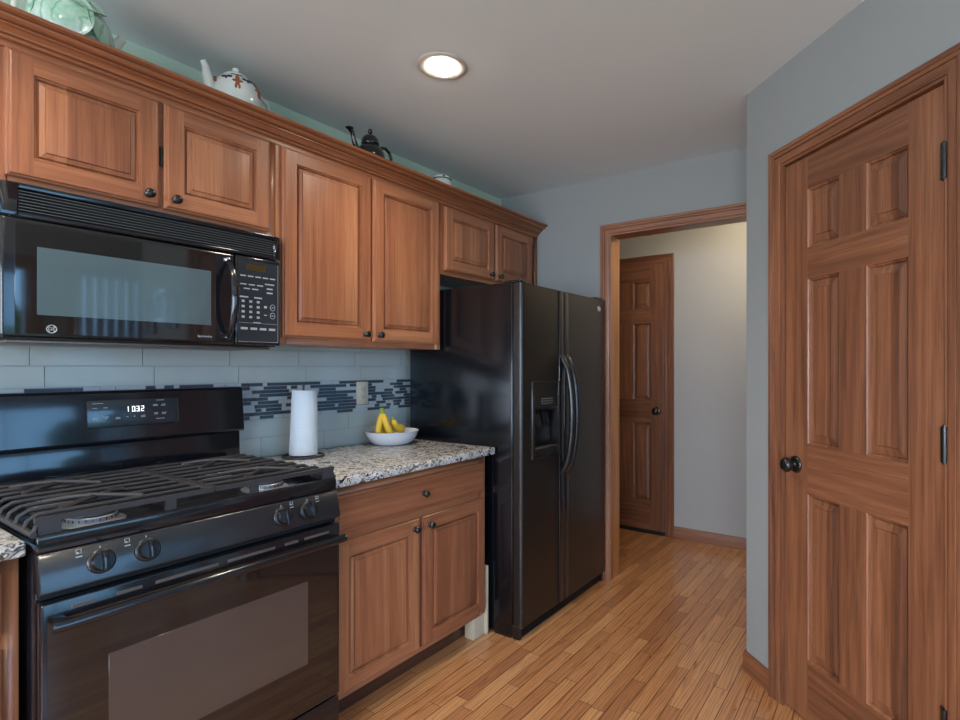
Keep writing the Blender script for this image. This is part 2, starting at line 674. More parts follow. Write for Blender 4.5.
def slab_front_mb(w, h, t=.02):
    m = MB()
    yf = -t
    loops(m, 0, w, 0, h, [(0, 0), (0, yf + .009), (.004, yf + .0065), (.010, yf + .0055), (.013, yf + .001), (.017, yf)], fill=0, mv=0, mh=0)
    n = len(m.v)
    m.v += [Vector((0, 0, 0)), Vector((w, 0, 0)), Vector((w, 0, h)), Vector((0, 0, h))]
    m.f.append([n, n + 3, n + 2, n + 1]); m.mi.append(0)
    return m


def knob_mb():
    return MB().lathe([(0, -.027), (.006, -.0268), (.0115, -.0245), (.0145, -.021), (.0145, -.0185), (.011, -.0155), (.0065, -.013), (.0055, -.008), (.007, -.003), (.011, -.0015), (.011, 0)], axis='y', seg=24)


# ------------------------------------------------------------------ the room shell
ZC = 2.433
YF = 2.952
YH = 3.96
PX, PY = 1.729, 2.389
PHI = .8194
TX, TY = math.sin(PHI), -math.cos(PHI)
AE = .965                                    # length of the angled pantry wall
EX, EY = PX + TX * AE, PY + TY * AE
FA = Matrix.Translation((PX, PY, 0)) @ Matrix.Rotation(PHI - PI / 2, 4, 'Z')    # frame of the angled wall: x along it, -y to the kitchen
XW = 4.2
S = dict(kind='structure')


def st(name, mb, mat, label=None, **k):
    return mb.build(name, mat, label=label, kind='structure', smooth=30, **k)


st('floor', MB().box(-.15, XW + .15, YB - .15, YH + .15, -.06, 0), M_floor, 'honey oak strip floor running away from the camera')
st('ceiling', MB().box(-.15, XW + .15, YB - .15, YH + .15, ZC, ZC + .1), M_ceil, 'flat grey-white ceiling')
st('wall_left', MB().box(-.12, 0, YB - .12, YF, 0, ZC), M_wallcast, 'wall above the cabinets with the green light cast put into its colour')
# wall with the cased opening
OX0, OX1, OZ = .83, 1.64, 2.073
m = MB().box(-.12, OX0 - .012, YF, YF + .105, 0, ZC).box(OX0 - .012, OX1 + .012, YF, YF + .105, OZ + .012, ZC).box(OX1 + .012, PX + .12, YF, YF + .105, 0, ZC)
st('wall_far', m, M_wall, 'blue-grey wall with the cased opening beside the refrigerator')
st('wall_hall_far', MB().box(-.12, 3.4, YH, YH + .12, 0, ZC), M_hall, 'pale hall wall beyond the opening')
st('wall_hall_left', MB().box(-.12, 0, YF + .105, YH, 0, ZC), M_hall)
st('wall_hall_right', MB().box(3.28, 3.4, YF + .105, YH, 0, ZC), M_hall)
st('wall_hall_near', MB().box(PX + .12, 3.28, YF - .02, YF + .105, 0, ZC), M_hall)
# pantry closet: return wall, angled wall with door opening, side wall
c, s_ = math.cos(PHI), math.sin(PHI)
inx, iny = c, s_                     # direction into the closet


def apt(a, d=0):
    return (PX + TX * a + inx * d, PY + TY * a + iny * d)


DA0, DA1, DZ = .238, .872, 2.045     # pantry door opening
m = MB()
m.prism([apt(0), apt(DA0 - .012), apt(DA0 - .012, .11), (PX + .115, PY + .075)], 'z', 0, ZC)
m.prism([apt(DA1 + .012), apt(AE), (EX + .06, EY + .115), apt(DA1 + .012, .11)], 'z', 0, ZC)
m.prism([apt(DA0 - .012), apt(DA1 + .012), apt(DA1 + .012, .11), apt(DA0 - .012, .11)], 'z', DZ + .012, ZC)
st('wall_pantry', m, M_wall, 'blue-grey angled wall around the pantry door')
st('wall_pantry_return', MB().prism([(PX, PY), (PX + .115, PY + .075), (PX + .115, YF), (PX, YF)], 'z', 0, ZC), M_wall)
st('wall_pantry_side', MB().prism([(EX, EY), (3.1, EY), (3.1, EY + .115), (EX + .06, EY + .115)], 'z', 0, ZC), M_wall)
st('wall_pantry_end', MB().box(3.0, 3.1, EY + .115, YF - .02, 0, ZC), M_wall)
# wall opposite and wall behind, with window openings
m = MB()
ys = [YB]
for x, y0, y1, z0, z1 in WIN:
    m.box(XW, XW + .12, ys[-1], y0, 0, ZC)
    m.box(XW, XW + .12, y0, y1, 0, z0)
    m.box(XW, XW + .12, y0, y1, z1, ZC)
    ys.append(y1)
m.box(XW, XW + .12, ys[-1], YF + .1, 0, ZC)
st('wall_right', m, M_wall)
m = MB()
xs = [-.12]
for x0, x1, z0, z1 in BWIN:
    m.box(xs[-1], x0, YB - .12, YB, 0, ZC)
    m.box(x0, x1, YB - .12, YB, 0, z0)
    m.box(x0, x1, YB - .12, YB, z1, ZC)
    xs.append(x1)
m.box(xs[-1], XW + .12, YB - .12, YB, 0, ZC)
st('wall_behind', m, M_wall)


def window(n, M, w, h, cols, rows, mat=M_pz):
    """local: x 0..w, z 0..h, room side at y=0 facing -y"""
    r = thing('window_%d' % n, None, None, M, kind='structure')
    f = MB()
    for a, b, c_, d in ((-.07, 0, -.07, h + .07), (w, w + .07, -.07, h + .07), (0, w, h, h + .07), (0, w, -.07, 0)):
        f.box(a, b, -.02, 0, c_, d)
    f.box(0, .03, 0, .12, 0, h).box(w - .03, w, 0, .12, 0, h).box(.03, w - .03, 0, .12, 0, .03).box(.03, w - .03, 0, .12, h - .03, h)
    for i in range(1, cols):
        x = w * i / cols
        f.box(x - .02, x + .02, .05, .09, .03, h - .03)
    for j in range(1, rows):
        z = h * j / rows
        f.box(.03, w - .03, .055, .085, z - .015, z + .015)
    f.build('window_frame', mat, r, frame=M)
    MB().box(.03, w - .03, .068, .072, .03, h - .03).build('pane', M_pane, r, frame=M)
    return r


RW = Matrix.Rotation(-PI / 2, 4, 'Z')      # local x -> -Y, local -y -> -X  (faces the cabinets)
x, y0, y1, z0, z1 = WIN[0]
window(1, Matrix.Translation((XW, y1, z0)) @ RW, y1 - y0, z1 - z0, 2, 1)
x, y0, y1, z0, z1 = WIN[1]
window(2, Matrix.Translation((XW, y1, z0)) @ RW, y1 - y0, z1 - z0, 1, 1)
RB = Matrix.Rotation(PI, 4, 'Z')
for i, (x0, x1, z0, z1) in enumerate(BWIN):
    window(3 + i, Matrix.Translation((x1, YB, z0)) @ RB, x1 - x0, z1 - z0, 2, 1)  # unseen back windows, added for flat ambient light


def casing(name, M, x0, x1, z1, w, mats, label=None, depth=.018):
    """moulded casing around an opening x0..x1, 0..z1 (local frame M, front -y)"""
    prof = [(0, 0), (0, .010), (.005, .0115), (.008, .0105), (.0085, .007), (.0105, .007), (.011, .0115), (.020, .0155), (.036 * w / .07, .0165), (.0385 * w / .07, .0125), (.0405 * w / .07, .0125), (.042 * w / .07, .0175), (.052 * w / .07, .019), (.054 * w / .07, .0165), (.056 * w / .07, .021), (w - .003, .023), (w, .021), (w, 0)]
    m = MB()
    n = len(prof)
    for bx, bz, sx, sz in ((x0, 0, -1, 0), (x0, z1, -1, 1), (x1, z1, 1, 1), (x1, 0, 1, 0)):
        for o, d in prof:
            m.v.append(Vector((bx + sx * o, -d, bz + sz * o)))
    for k in range(3):
        for i in range(n):
            j = (i + 1) % n
            m.f.append([k * n + i, k * n + j, (k + 1) * n + j, (k + 1) * n + i])
            m.mi.append(1 if k == 1 else 0)
    m.f.append(list(range(n))); m.mi.append(0)
    m.f.append([3 * n + i for i in range(n)][::-1]); m.mi.append(0)
    me_o = m.build(name, mats, label=label, kind='structure', frame=None, smooth=25)
    me_o.matrix_world = M
    return me_o


casing('trim_1', F(0, YF, 0), OX0, OX1, OZ, .066, [M_pz, M_px], 'dark stained moulded casing of the opening to the hall')
j = MB().box(OX0 - .012, OX0, YF, YF + .115, 0, OZ).box(OX1, OX1 + .012, YF, YF + .115, 0, OZ).box(OX0, OX1, YF, YF + .115, OZ, OZ + .012, 1)
st('trim_2', j, [M_oak, M_px], 'lighter wood jamb lining the opening to the hall')
casing('trim_3', FA, DA0, DA1, DZ, .068, [M_pz, M_px], 'dark stained moulded casing of the pantry door')
j = MB().box(DA0 - .012, DA0, 0, .11, 0, DZ).box(DA1, DA1 + .012, 0, .11, 0, DZ).box(DA0, DA1, 0, .11, DZ, DZ + .012, 1)
j.box(DA0, DA0 + .012, .040, .075, 0, DZ).box(DA1 - .012, DA1, .040, .075, 0, DZ).box(DA0, DA1, .040, .075, DZ - .012, DZ, 1)
o = j.build('trim_4', [M_pz, M_px], kind='structure', label='jamb and stop around the pantry door')
o.matrix_world = FA
HX0, HX1, HZ = .165, .800, 2.075
casing('trim_5', F(0, YH, 0), HX0, HX1, HZ, .066, [M_pz, M_px], 'dark stained casing of the hall door')


def baseboard(name, M, L, label=None, h=.085):
    m = MB().prism([(0, 0), (-.013, 0), (-.013, h - .018), (-.009, h - .006), (-.006, h), (0, h)], 'x', 0, L)
    o = m.build(name, M_px, kind='structure', label=label, smooth=25)
    o.matrix_world = M
    return o


baseboard('baseboard_hall', F(HX1 + .066, YH, 0), 3.28 - HX1 - .066, 'dark stained baseboard along the hall wall')
baseboard('baseboard_pantry', FA @ Matrix.Translation((-.006, 0, 0)), DA0 - .068 + .006, 'short dark stained baseboard left of the pantry door')
baseboard('baseboard_pantry_return', Matrix.Translation((PX, YF, 0)) @ Matrix.Rotation(-PI / 2, 4, 'Z'), YF - PY + .004)
baseboard('baseboard_pantry_side', F(EX + .02, EY, 0), 3.1 - EX - .02)
baseboard('baseboard_far', F(PX - .022, YF, 0), .02)


def panel_door(n, M, label, sw=.63, hgt=2.041, knob_side=-1, hinges=True, jamb_z=.010):
    """six-panel door, local x 0..sw, front at y=0"""
    r = thing('door_%d' % n, label, None, M, kind='structure')
    m = MB()
    sL, sR = .115, .112
    pw = .146
    cols = [(sL, sL + pw), (sw - sR - pw, sw - sR)]
    rows = [(.232, .828), (1.008, 1.600), (1.712, 1.922)]
    z0 = jamb_z
    holes = [(a, b, c_, d) for a, b in cols for c_, d in rows]
    grid_face(m, .002, sw - .002, z0 + .002, hgt - .002, holes, 0, 0, 1, 2)
    loops(m, 0, sw, z0, hgt, [(0, .035), (0, .002), (.002, 0)], fill=None, mv=0, mh=0)
    n4 = len(m.v)
    m.v += [Vector((0, .035, z0)), Vector((sw, .035, z0)), Vector((sw, .035, hgt)), Vector((0, .035, hgt))]
    m.f.append([n4, n4 + 3, n4 + 2, n4 + 1]); m.mi.append(0)
    for a, b, c_, d in holes:
        loops(m, a, b, c_, d, [(0, 0), (.003, .004), (.007, .0055), (.009, .0125), (.0115, .0135), (.013, .0105), (.035, .0045), (.0360, .0055), (.0375, .0015), (.039, .0015)], fill=2, mv=2, mh=2)
    m.build('door_leaf', [M_pz, M_px, M_ps], r, frame=M, smooth=12)
    kx = .055 if knob_side < 0 else sw - .062
    K = M @ Matrix.Translation((kx, 0, .925))
    k = MB().lathe([(0, -.058), (.012, -.0575), (.022, -.053), (.027, -.044), (.026, -.035), (.018, -.028), (.010, -.024), (.0095, -.012), (.013, -.009)], axis='y', seg=28)
    kb = k.build('door_knob', M_knob, r, frame=K, smooth=60, label='round black door knob')
    MB().lathe([(.012, -.010), (.026, -.008), (.031, -.004), (.0315, 0)], axis='y', seg=28).build('rose', M_knob, kb, frame=K, smooth=60)
    if hinges:
        hx = sw + .004 if knob_side < 0 else -.004
        for hz in (1.83, 1.078, .33):
            h = MB().lathe([(.0090, -.048), (.0090, .048)], axis='z', seg=14)
            for q in (-.05, .048):
                h.lathe([(.0001, q - .003), (.0052, q - .002), (.0056, q), (.0052, q + .004), (.0001, q + .005)], axis='z', seg=14)
            h.box(-.018, .014, .0065, .0085, -.046, .046)
            h.build('hinge', M_knob, r, frame=M @ Matrix.Translation((hx, -.0105, hz)), smooth=50, label='black butt hinge')
    return r


panel_door(1, FA @ Matrix.Translation((DA0 + .003, .002, 0)), 'large stained six-panel pantry door with black knob and hinges', sw=DA1 - DA0 - .006)
panel_door(2, F(HX0 + .003, YH - .016, .022), 'stained six-panel hall door beyond the opening', sw=HX1 - HX0 - .006, hgt=2.05, knob_side=1, hinges=False, jamb_z=.006)
st('door_gap_shade', MB().box(HX0, HX1, YH - .0150, YH, 0, .031), M_dark, 'dark strip painting in the shaded gap under the hall door')  # dark block put in for the shade under the door

# ------------------------------------------------------------------ wall cabinets
XD = .295          # face frame plane, doors reach XD + .02


def wall_cabinet(name, label, y0, y1, z0, z1, doors, knobs, depth=XD, rail=.0):
    R = wl(y0, z0)
    r = thing(name, label, 'kitchen cabinet', R, 'wall cabinets under the crown moulding')
    w, h = y1 - y0, z1 - z0
    b = MB()
    t = .018
    b.box(0, t, -depth + .019, -.002, 0, h).box(w - t, w, -depth + .019, -.002, 0, h).box(t, w - t, -depth + .019, -.002, 0, t).box(t, w - t, -depth + .019, -.002, h - t, h, 1).box(t, w - t, -.008, -.002, t, h - t)
    b.build('body', [M_cz, M_cx], r, frame=R)
    ff = MB()
    fs = .042
    ff.box(0, fs, -depth, -depth + .019, 0, h).box(w - fs, w, -depth, -depth + .019, 0, h)
    ff.box(fs, w - fs, -depth, -depth + .019, 0, fs, 1).box(fs, w - fs, -depth, -depth + .019, h - .06, h, 1)
    mid = (doors[0][1] + doors[1][0]) / 2 - y0
    ff.box(mid - .03, mid + .03, -depth, -depth + .019, fs, h - .06)
    ff.build('face_frame', [M_cz, M_cx], r, frame=R, bevel=.0008, seg=1)
    for i, (a, bb, c_, d) in enumerate(doors):
        D = wl(a, c_, depth + .0005)
        o = cab_door_mb(bb - a, d - c_).build('door', [M_cz, M_cx, M_cs], r, frame=D, smooth=12)
        ky, kz = knobs[i]
        knob_mb().build('knob', M_knob, o, frame=wl(ky, kz, depth + .0205), smooth=60, label='small round black knob')
    return r


mwc = wall_cabinet('wall_cabinet', 'short two-door cherry wall cabinet directly above the microwave', .372, 1.154, 1.772, 2.14,
                   [(.408, .764, 1.79, 2.127), (.777, 1.128, 1.79, 2.127)], [(.730, 1.822), (.806, 1.822)])
MB().box(XD, XD + .012, .7675, .7735, 1.925, 1.985).build('gap_strip', M_knob, mwc, label='dark strip in the gap between the doors')  # small near-black box set between the two doors
wall_cabinet('wall_cabinet', 'tall two-door cherry wall cabinet above the paper towels and fruit bowl', 1.156, 2.044, 1.3735, 2.14,
             [(1.176, 1.592, 1.398, 2.127), (1.603, 2.022, 1.398, 2.127)], [(1.556, 1.428), (1.634, 1.428)])
wall_cabinet('wall_cabinet', 'short two-door cherry wall cabinet over the refrigerator', 2.046, YF - .002, 1.765, 2.14,
             [(2.064, 2.478, 1.785, 2.120), (2.492, 2.875, 1.785, 2.120)], [(2.440, 1.815), (2.525, 1.815)])

# crown moulding with a flat top board the ornaments stand on
cp = [(XD, 2.1285), (XD + .006, 2.1285), (XD + .006, 2.1445), (XD + .017, 2.1450), (XD + .0195, 2.1465), (XD + .0205, 2.1495), (XD + .0195, 2.1520), (XD + .0150, 2.1535), (XD + .0150, 2.1560),
      (XD + .026, 2.1565), (XD + .0275, 2.1600), (XD + .033, 2.1650), (XD + .043, 2.1690), (XD + .0485, 2.1700), (XD + .0485, 2.1730), (XD + .0430, 2.1750), (XD + .0430, 2.1775),
      (XD + .056, 2.1780), (XD + .061, 2.1800), (XD + .066, 2.1845), (XD + .067, 2.1880), (XD + .062, 2.1895), (XD + .062, 2.1920), (XD + .077, 2.1925), (XD + .083, 2.1950), (XD + .085, 2.2000), (XD + .084, 2.203), (XD, 2.203)]
cr = MB().prism(cp, 'y', .36, YF - .001)
cr.build('crown_moulding', M_cy, smooth=22, label='long cherry crown moulding capping all the wall cabinets', cat='moulding')
MB().box(.002, XD - .001, .372, YF - .001, 2.1405, 2.185).build('cabinet_top_board', M_cy, label='flat board on top of the wall cabinets behind the crown', cat='board')
ZT = 2.185

# ------------------------------------------------------------------ base cabinets
XB = .61


def base_cabinet(label, y0, y1, drawer, doors, knobs):
    R = wl(y0, 0)
    r = thing('base_cabinet', label, 'kitchen cabinet', R, 'cherry base cabinets')
    w = y1 - y0
    z0, z1 = .103, .864
    d = XB
    b = MB().box(0, .018, -d + .019, -.005, z0, z1).box(w - .018, w, -d + .019, -.005, z0, z1).box(.018, w - .018, -d + .019, -.005, z0, z0 + .018).box(.018, w - .018, -.02, -.005, z0, z1).box(.018, w - .018, -d + .019, -.02, z1 - .018, z1)
    b.build('body', M_cz, r, frame=R)
    f = MB().box(0, .045, -d, -d + .019, z0, z1).box(w - .045, w, -d, -d + .019, z0, z1)
    f.box(.045, w - .045, -d, -d + .019, z0, z0 + .03, 1).box(.045, w - .045, -d, -d + .019, .66, .70, 1).box(.045, w - .045, -d, -d + .019, z1 - .045, z1, 1)
    f.box(w / 2 - .03, w / 2 + .03, -d, -d + .019, z0 + .03, .66)
    f.build('face_frame', [M_cz, M_cx], r, frame=R, bevel=.0008, seg=1)
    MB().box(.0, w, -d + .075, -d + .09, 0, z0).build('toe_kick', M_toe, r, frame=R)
    a, bb, c_, dd = drawer
    o = slab_front_mb(bb - a, dd - c_).build('drawer', M_cx, r, frame=wl(a, c_, d + .0005), smooth=12)
    knob_mb().build('knob', M_knob, o, frame=wl(knobs[0][0], knobs[0][1], d + .0205), smooth=60, label='small round black knob')
    for (a, bb, c_, dd), (ky, kz) in zip(doors, knobs[1:]):
        o = cab_door_mb(bb - a, dd - c_, stile=.052).build('door', [M_cz, M_cx, M_cs], r, frame=wl(a, c_, d + .0005), smooth=12)
        knob_mb().build('knob', M_knob, o, frame=wl(ky, kz, d + .0205), smooth=60, label='small round black knob')
    return r


bc = base_cabinet('cherry base cabinet with one drawer and two doors between range and refrigerator', 1.147, 2.022, (1.180, 2.004, .697, .830),
                  [(1.180, 1.580, .125, .662), (1.598, 2.004, .125, .662)], [(1.600, .762), (1.550, .626), (1.632, .626)])
MB().box(XB - .06, XB - .005, 1.945, 2.033, 0, .1025).box(.10, XB + .012, 2.0235, 2.0335, 0.001, .33).build('end_board', M_cream, bc, bevel=.001, label='unfinished cream board at the foot of the cabinet')
base_cabinet('cherry base cabinet left of the range, cut off by the picture edge', -.52, .367, (-.49, .336, .697, .830),
             [(-.49, -.09, .125, .662), (-.07, .336, .125, .662)], [(-.08, .762), (-.12, .626), (-.04, .626)])


def counter(label, y0, y1):
    m = MB().box(.012, .657, y0, y1, .866, .900)
    return m.build('countertop', M_gran, bevel=.006, seg=3, label=label, cat='countertop', group='granite countertops')


counter('veined grey and white granite countertop between range and refrigerator', 1.147, 2.043)
counter('corner of granite countertop left of the range', -.54, .369)

# ------------------------------------------------------------------ backsplash
m = MB()
m.box(.0005, .006, -.5, 2.30, .900, 1.3735 + .2, 2)
g = .0022
rows = [(.9005, .985, .262), (.985, 1.062, .0), (1.217, 1.287, .262), (1.287, 1.357, .226), (1.357, 1.427, .262)]
ph = [1.271 - .305 * 0, 1.56 - .153, 1.178, 1.142, 1.178]
for (z0, z1, _), p0 in zip(rows, ph):
    y = p0 - .305 * 6
    while y < 2.3:
        a, b = max(y + g, -.5), min(y + .303, 2.296)
        if b - a > .01:
            m.box(.005, .0105, a, b, z0 + g, z1 - g, 0)
        y += .303
rnd = random.Random(3)
zr = 1.062
nr = 10
rh = (1.217 - 1.062) / nr
for k in range(nr):
    y = -.5 - rnd.random() * .1
    dark = rnd.random() < .5
    while y < 2.3:
        L = rnd.choice([.025, .03, .045, .06, .06, .09, .12]) if dark else rnd.choice([.02, .03, .045, .06, .09])
        a, b = max(y + .001, -.5), min(y + L - .001, 2.296)
        if b - a > .004:
            m.box(.005, .0105, a, b, zr + k * rh + .0012, zr + (k + 1) * rh - .0012, 1 if dark else 3)
        y += L
        dark = (rnd.random() < .38) if dark else (rnd.random() < .62)
m.build('wall_tile_backsplash', [M_tile, M_mos, M_grout, M_tile2], kind='structure', label='pale grey-green glass tile backsplash with slate mosaic band', smooth=30)

# outlet
R = wl(1.7805, 1.153)
r = thing('wall_outlet', 'almond double outlet plate in the mosaic band of the backsplash', 'outlet', Matrix.Translation((.0108, 1.7805, 1.153)) @ R90)
RO = Matrix.Translation((.0108, 1.7805, 1.153)) @ R90
MB().box(-.035, .035, -.005, 0, -.057, .057).build('cover_plate', M_plate, r, frame=RO, bevel=.002)
for dz in (-.02, .02):
    o = MB().box(-.0165, .0165, -.0075, -.0045, dz - .0145, dz + .0145).build('socket', M_plate, r, frame=RO, bevel=.001)
    MB().box(-.008, -.006, -.008, -.0072, dz - .002, dz + .008).box(.006, .008, -.008, -.0072, dz - .002, dz + .007).lathe([(.0025, -.008), (.0025, -.0072)], c=(0, 0, dz - .008), axis='y', seg=10).build('slot', M_dark, o, frame=RO)
MB().lathe([(0, -.0062), (.003, -.0058), (.0032, -.0048)], axis='y', seg=12).build('screw', M_plate, r, frame=RO)

# ------------------------------------------------------------------ microwave
MY0, MY1 = .392, 1.152
RM = wl(MY0, 1.352)
mw = thing('microwave', 'black over-the-range microwave with long vent grille and bowed handle', 'microwave', RM)
MB().box(.012, .305, MY0 + .003, MY1 - .003, 1.358, 1.768).build('housing', M_plast, mw, bevel=.002)
# underside tray
MB().box(.03, .30, MY0 + .02, MY1 - .02, 1.349, 1.357).build('underside', M_slot, mw, bevel=.002, label='dull metal underside')
# grille
g = MB()
g.box(.306, .332, MY0, MY0 + .036, 1.681, 1.768).box(.306, .332, MY1 - .020, MY1, 1.681, 1.768)
g.box(.306, .332, MY0 + .036, MY1 - .020, 1.755, 1.768).box(.306, .332, MY0 + .036, MY1 - .020, 1.681, 1.693)
go = g.build('vent_grille', M_enam, mw, bevel=.0025)
MB().box(.306, .310, MY0 + .03, MY1 - .018, 1.69, 1.757).build('vent_shadow_board', M_dark, mw)
g = MB()
for k in range(7):
    z = 1.698 + k * .0083
    g.prism([(.312, z + .0045), (.330, z), (.330, z + .0016), (.312, z + .0061)], 'y', MY0 + .036, MY1 - .020)
g.build('louvre', M_louv, go)
# door
DY1 = .984
d = MB().box(.306, .336, MY0, DY1, 1.362, 1.677)
do = d.build('door', M_enam, mw, bevel=.009, seg=4)
MB().box(.3355, .3372, MY0 + .028, DY1 - .062, 1.372, 1.668).build('door_glass', M_glassb, do, bevel=.0007, seg=1)
w = MB()
w.box(.3370, .3376, .464, .905, 1.424, 1.606)
w.build('window_screen', M_mwscr, do, label='lighter grey-green see-through window')
hp = []
for k in range(13):
    t = k / 12
    z = 1.385 + (1.652 - 1.385) * t
    hp.append((.338 + .052 * math.sin(PI * t) ** .6, .958 + 0 * t, z))
MB().tube(hp, [.0085 + .005 * math.sin(PI * k / 12) for k in range(13)], seg=14, sx=1).build('handle', M_enam, do, smooth=60, label='glossy bowed black handle')
for z in (1.385, 1.652):
    MB().lathe([(0, .0125), (.006, .012), (.010, .008), (.012, 0)], c=(.337, .958, z), axis='x', seg=16).build('handle_mount', M_chrome if z > 1.5 else M_plast, do, smooth=60)
# control side
cs = MB().box(.306, .334, DY1 + .003, MY1, 1.362, 1.677).build('control_panel', M_enam, mw, bevel=.006, seg=3)
RC = wl(DY1 + .003, 1.362, .3342)
MB().box(.009, .155, -.0012, 0, .012, .300).build('keypad', M_panel, cs, frame=RC)
MB().box(.038, .108, -.0018, -.001, .267, .289).build('display', M_amber, cs, frame=RC, label='amber clock display')
k = MB()
rb = random.Random(5)
for i in range(5):
    k.box(.016 + i * .027, .036 + i * .027, -.0020, -.001, .2435, .2475)
for i in range(3):
    k.box(.016 + i * .030, .038 + i * .030, -.0020, -.001, .2135, .2175)
for i in range(2):
    k.box(.028 + i * .030, .050 + i * .030, -.0020, -.001, .1985, .2025)
k.box(.105, .14, -.002, -.001, .2215, .226).box(.112, .134, -.002, -.001, .205, .210).box(.112, .134, -.002, -.001, .190, .195)
k.box(.014, .044, -.002, -.001, .168, .173).box(.066, .094, -.002, -.001, .168, .173)
for c_ in range(3):
    for r_ in range(4):
        k.box(.021 + c_ * .027, .031 + c_ * .027, -.002, -.001, .096 + r_ * .0185, .104 + r_ * .0185)
k.box(.102, .112, -.002, -.001, .136, .144).box(.102, .112, -.002, -.001, .109, .112)
for zz in (.140, .110):
    k.tube([(.134 + .009 * math.cos(a), -.0018, zz + .011 * math.sin(a)) for a in [2 * PI * i / 16 for i in range(16)]], .0008, seg=4, closed=True)
    k.box(.130, .138, -.002, -.001, zz - .0012, zz + .0012)
k.box(.012, .150, -.0016, -.001, .0785, .0793).box(.062, .09, -.002, -.001, .0800, .0830)
for i in range(4):
    k.box(.018 + i * .034, .042 + i * .034, -.002, -.001, .055, .063)
k.build('key_markings', M_grey, cs, frame=RC, label='pale printed key markings')
MB().box(.009, .155, -.0016, -.0002, .0115, .0125).box(.1545, .1555, -.0016, -.0002, .012, .30).build('keypad_edge', M_grey, cs, frame=RC)
# monogram badge and model lettering
lg = MB().tube([(.0105 * math.cos(a), -.0006, .0105 * math.sin(a)) for a in [2 * PI * i / 28 for i in range(28)]], .0010, seg=6, closed=True)
lg.add(text_mb('GE', .0125), Matrix.Translation((0, -.0006, 0)))
for q in range(4):
    a = PI / 4 + q * PI / 2
    lg.tube([(.0085 * math.cos(a + u), -.0006, .0085 * math.sin(a + u)) for u in (-.35, 0, .35)], .0006, seg=5)
lg.build('badge', M_grey, do, frame=wl(.494, 1.387, .3374), label='round pale monogram badge')
text_mb('Spacemaker', .0095).build('lettering', M_grey, do, frame=wl(.886, 1.386, .3376))

# ------------------------------------------------------------------ gas range
RY0, RY1 = .380, 1.142
RR = wl(RY0, 0)
rg = thing('gas_range', 'black freestanding gas range with glass oven door and iron grates', 'range', RR)
MB().box(.03, .655, RY0 + .003, RY1 - .003, .02, .872).build('side_body', M_enam, rg, bevel=.003)
MB().box(.05, .62, RY0 + .03, RY1 - .03, 0, .02).build('plinth', M_dark, rg)
# cooktop: tray with raised rim
ct = MB()
x0, x1, y0, y1 = .03, .682, RY0, RY1
ct.box(x0, x1, y0, y1, .872, .890)
ct.prism([(x1 - .030, .890), (x1, .890), (x1, .906), (x1 - .004, .910), (x1 - .018, .910)], 'y', y0, y1)
ct.box(x0, x1 - .030, y0, y0 + .022, .890, .909).box(x0, x1 - .030, y1 - .022, y1, .890, .909)
ct.build('cooktop', M_enam, rg, bevel=.003, seg=2)


def grate(yc):
    """cast iron grate half: bars run along y, two crossing fingers over each burner"""
    m = MB()
    ya, yb = yc - .182, yc + .182
    out = -1 if yc < .76 else 1
    z = .942
    for k in range(9):
        x = .135 + k * .066
        if k in (0, 8):
            a, b = ya, yb
            pts = [(x, a, z), (x, b, z)]
        else:
            a, b = ya, yb
            pts = [(x, a, z), (x, b, z)]
        if out < 0:
            pts = [(x, a - .012, z - .030), (x, a - .006, z - .012), (x, a + .012, z - .001)] + [(x, a + .04, z), (x, b, z)]
        else:
            pts = [(x, a, z), (x, b - .04, z)] + [(x, b - .012, z - .001), (x, b + .006, z - .012), (x, b + .012, z - .030)]
        # leave the burner centre open on bars crossing it
        m.tube(pts, .0056, seg=8, sx=.9)
    # outer side rails low, joining the bar ends
    ye = ya - .012 if out < 0 else yb + .012
    m.tube([(.13, ye, z - .030), (.668, ye, z - .030)], .007, seg=6)
    yi = yb if out < 0 else ya
    m.tube([(.13, yi, z), (.668, yi, z)], .0065, seg=6)
    # cross fingers above the burners
    yb_ = yc + (-.045 if out < 0 else .015)
    for xc in (.25, .535):
        for sx in (-1, 1):
            for L in (.016, ):
                pass
            m.tube([(xc - .062 * sx, yb_ - .085, z + .004), (xc - .04 * sx, yb_ - .045, z + .010), (xc, yb_, z + .012 + .002 * sx), (xc + .04 * sx, yb_ + .045, z + .010), (xc + .062 * sx, yb_ + .085, z + .004)], .0062, seg=7)
    # front plate with legs
    xf = .135 + 8 * .066
    m.box(xf - .005, xf + .006, ya + (0 if out > 0 else -.01), yb + (.01 if out > 0 else 0), z - .006, z + .006)
    for yy in ((ya - .004, ya + .036), (yb - .116, yb - .092)) if out < 0 else ((ya + .092, ya + .116), (yb - .030, yb + .008)):
        m.box(xf - .0035, xf + .0055, yy[0], yy[1], .8905, z - .0061)
    for yy in (ya + .01, yb - .02):
        m.box(.130, .140, yy, yy + .014, .8905, z)
    return m


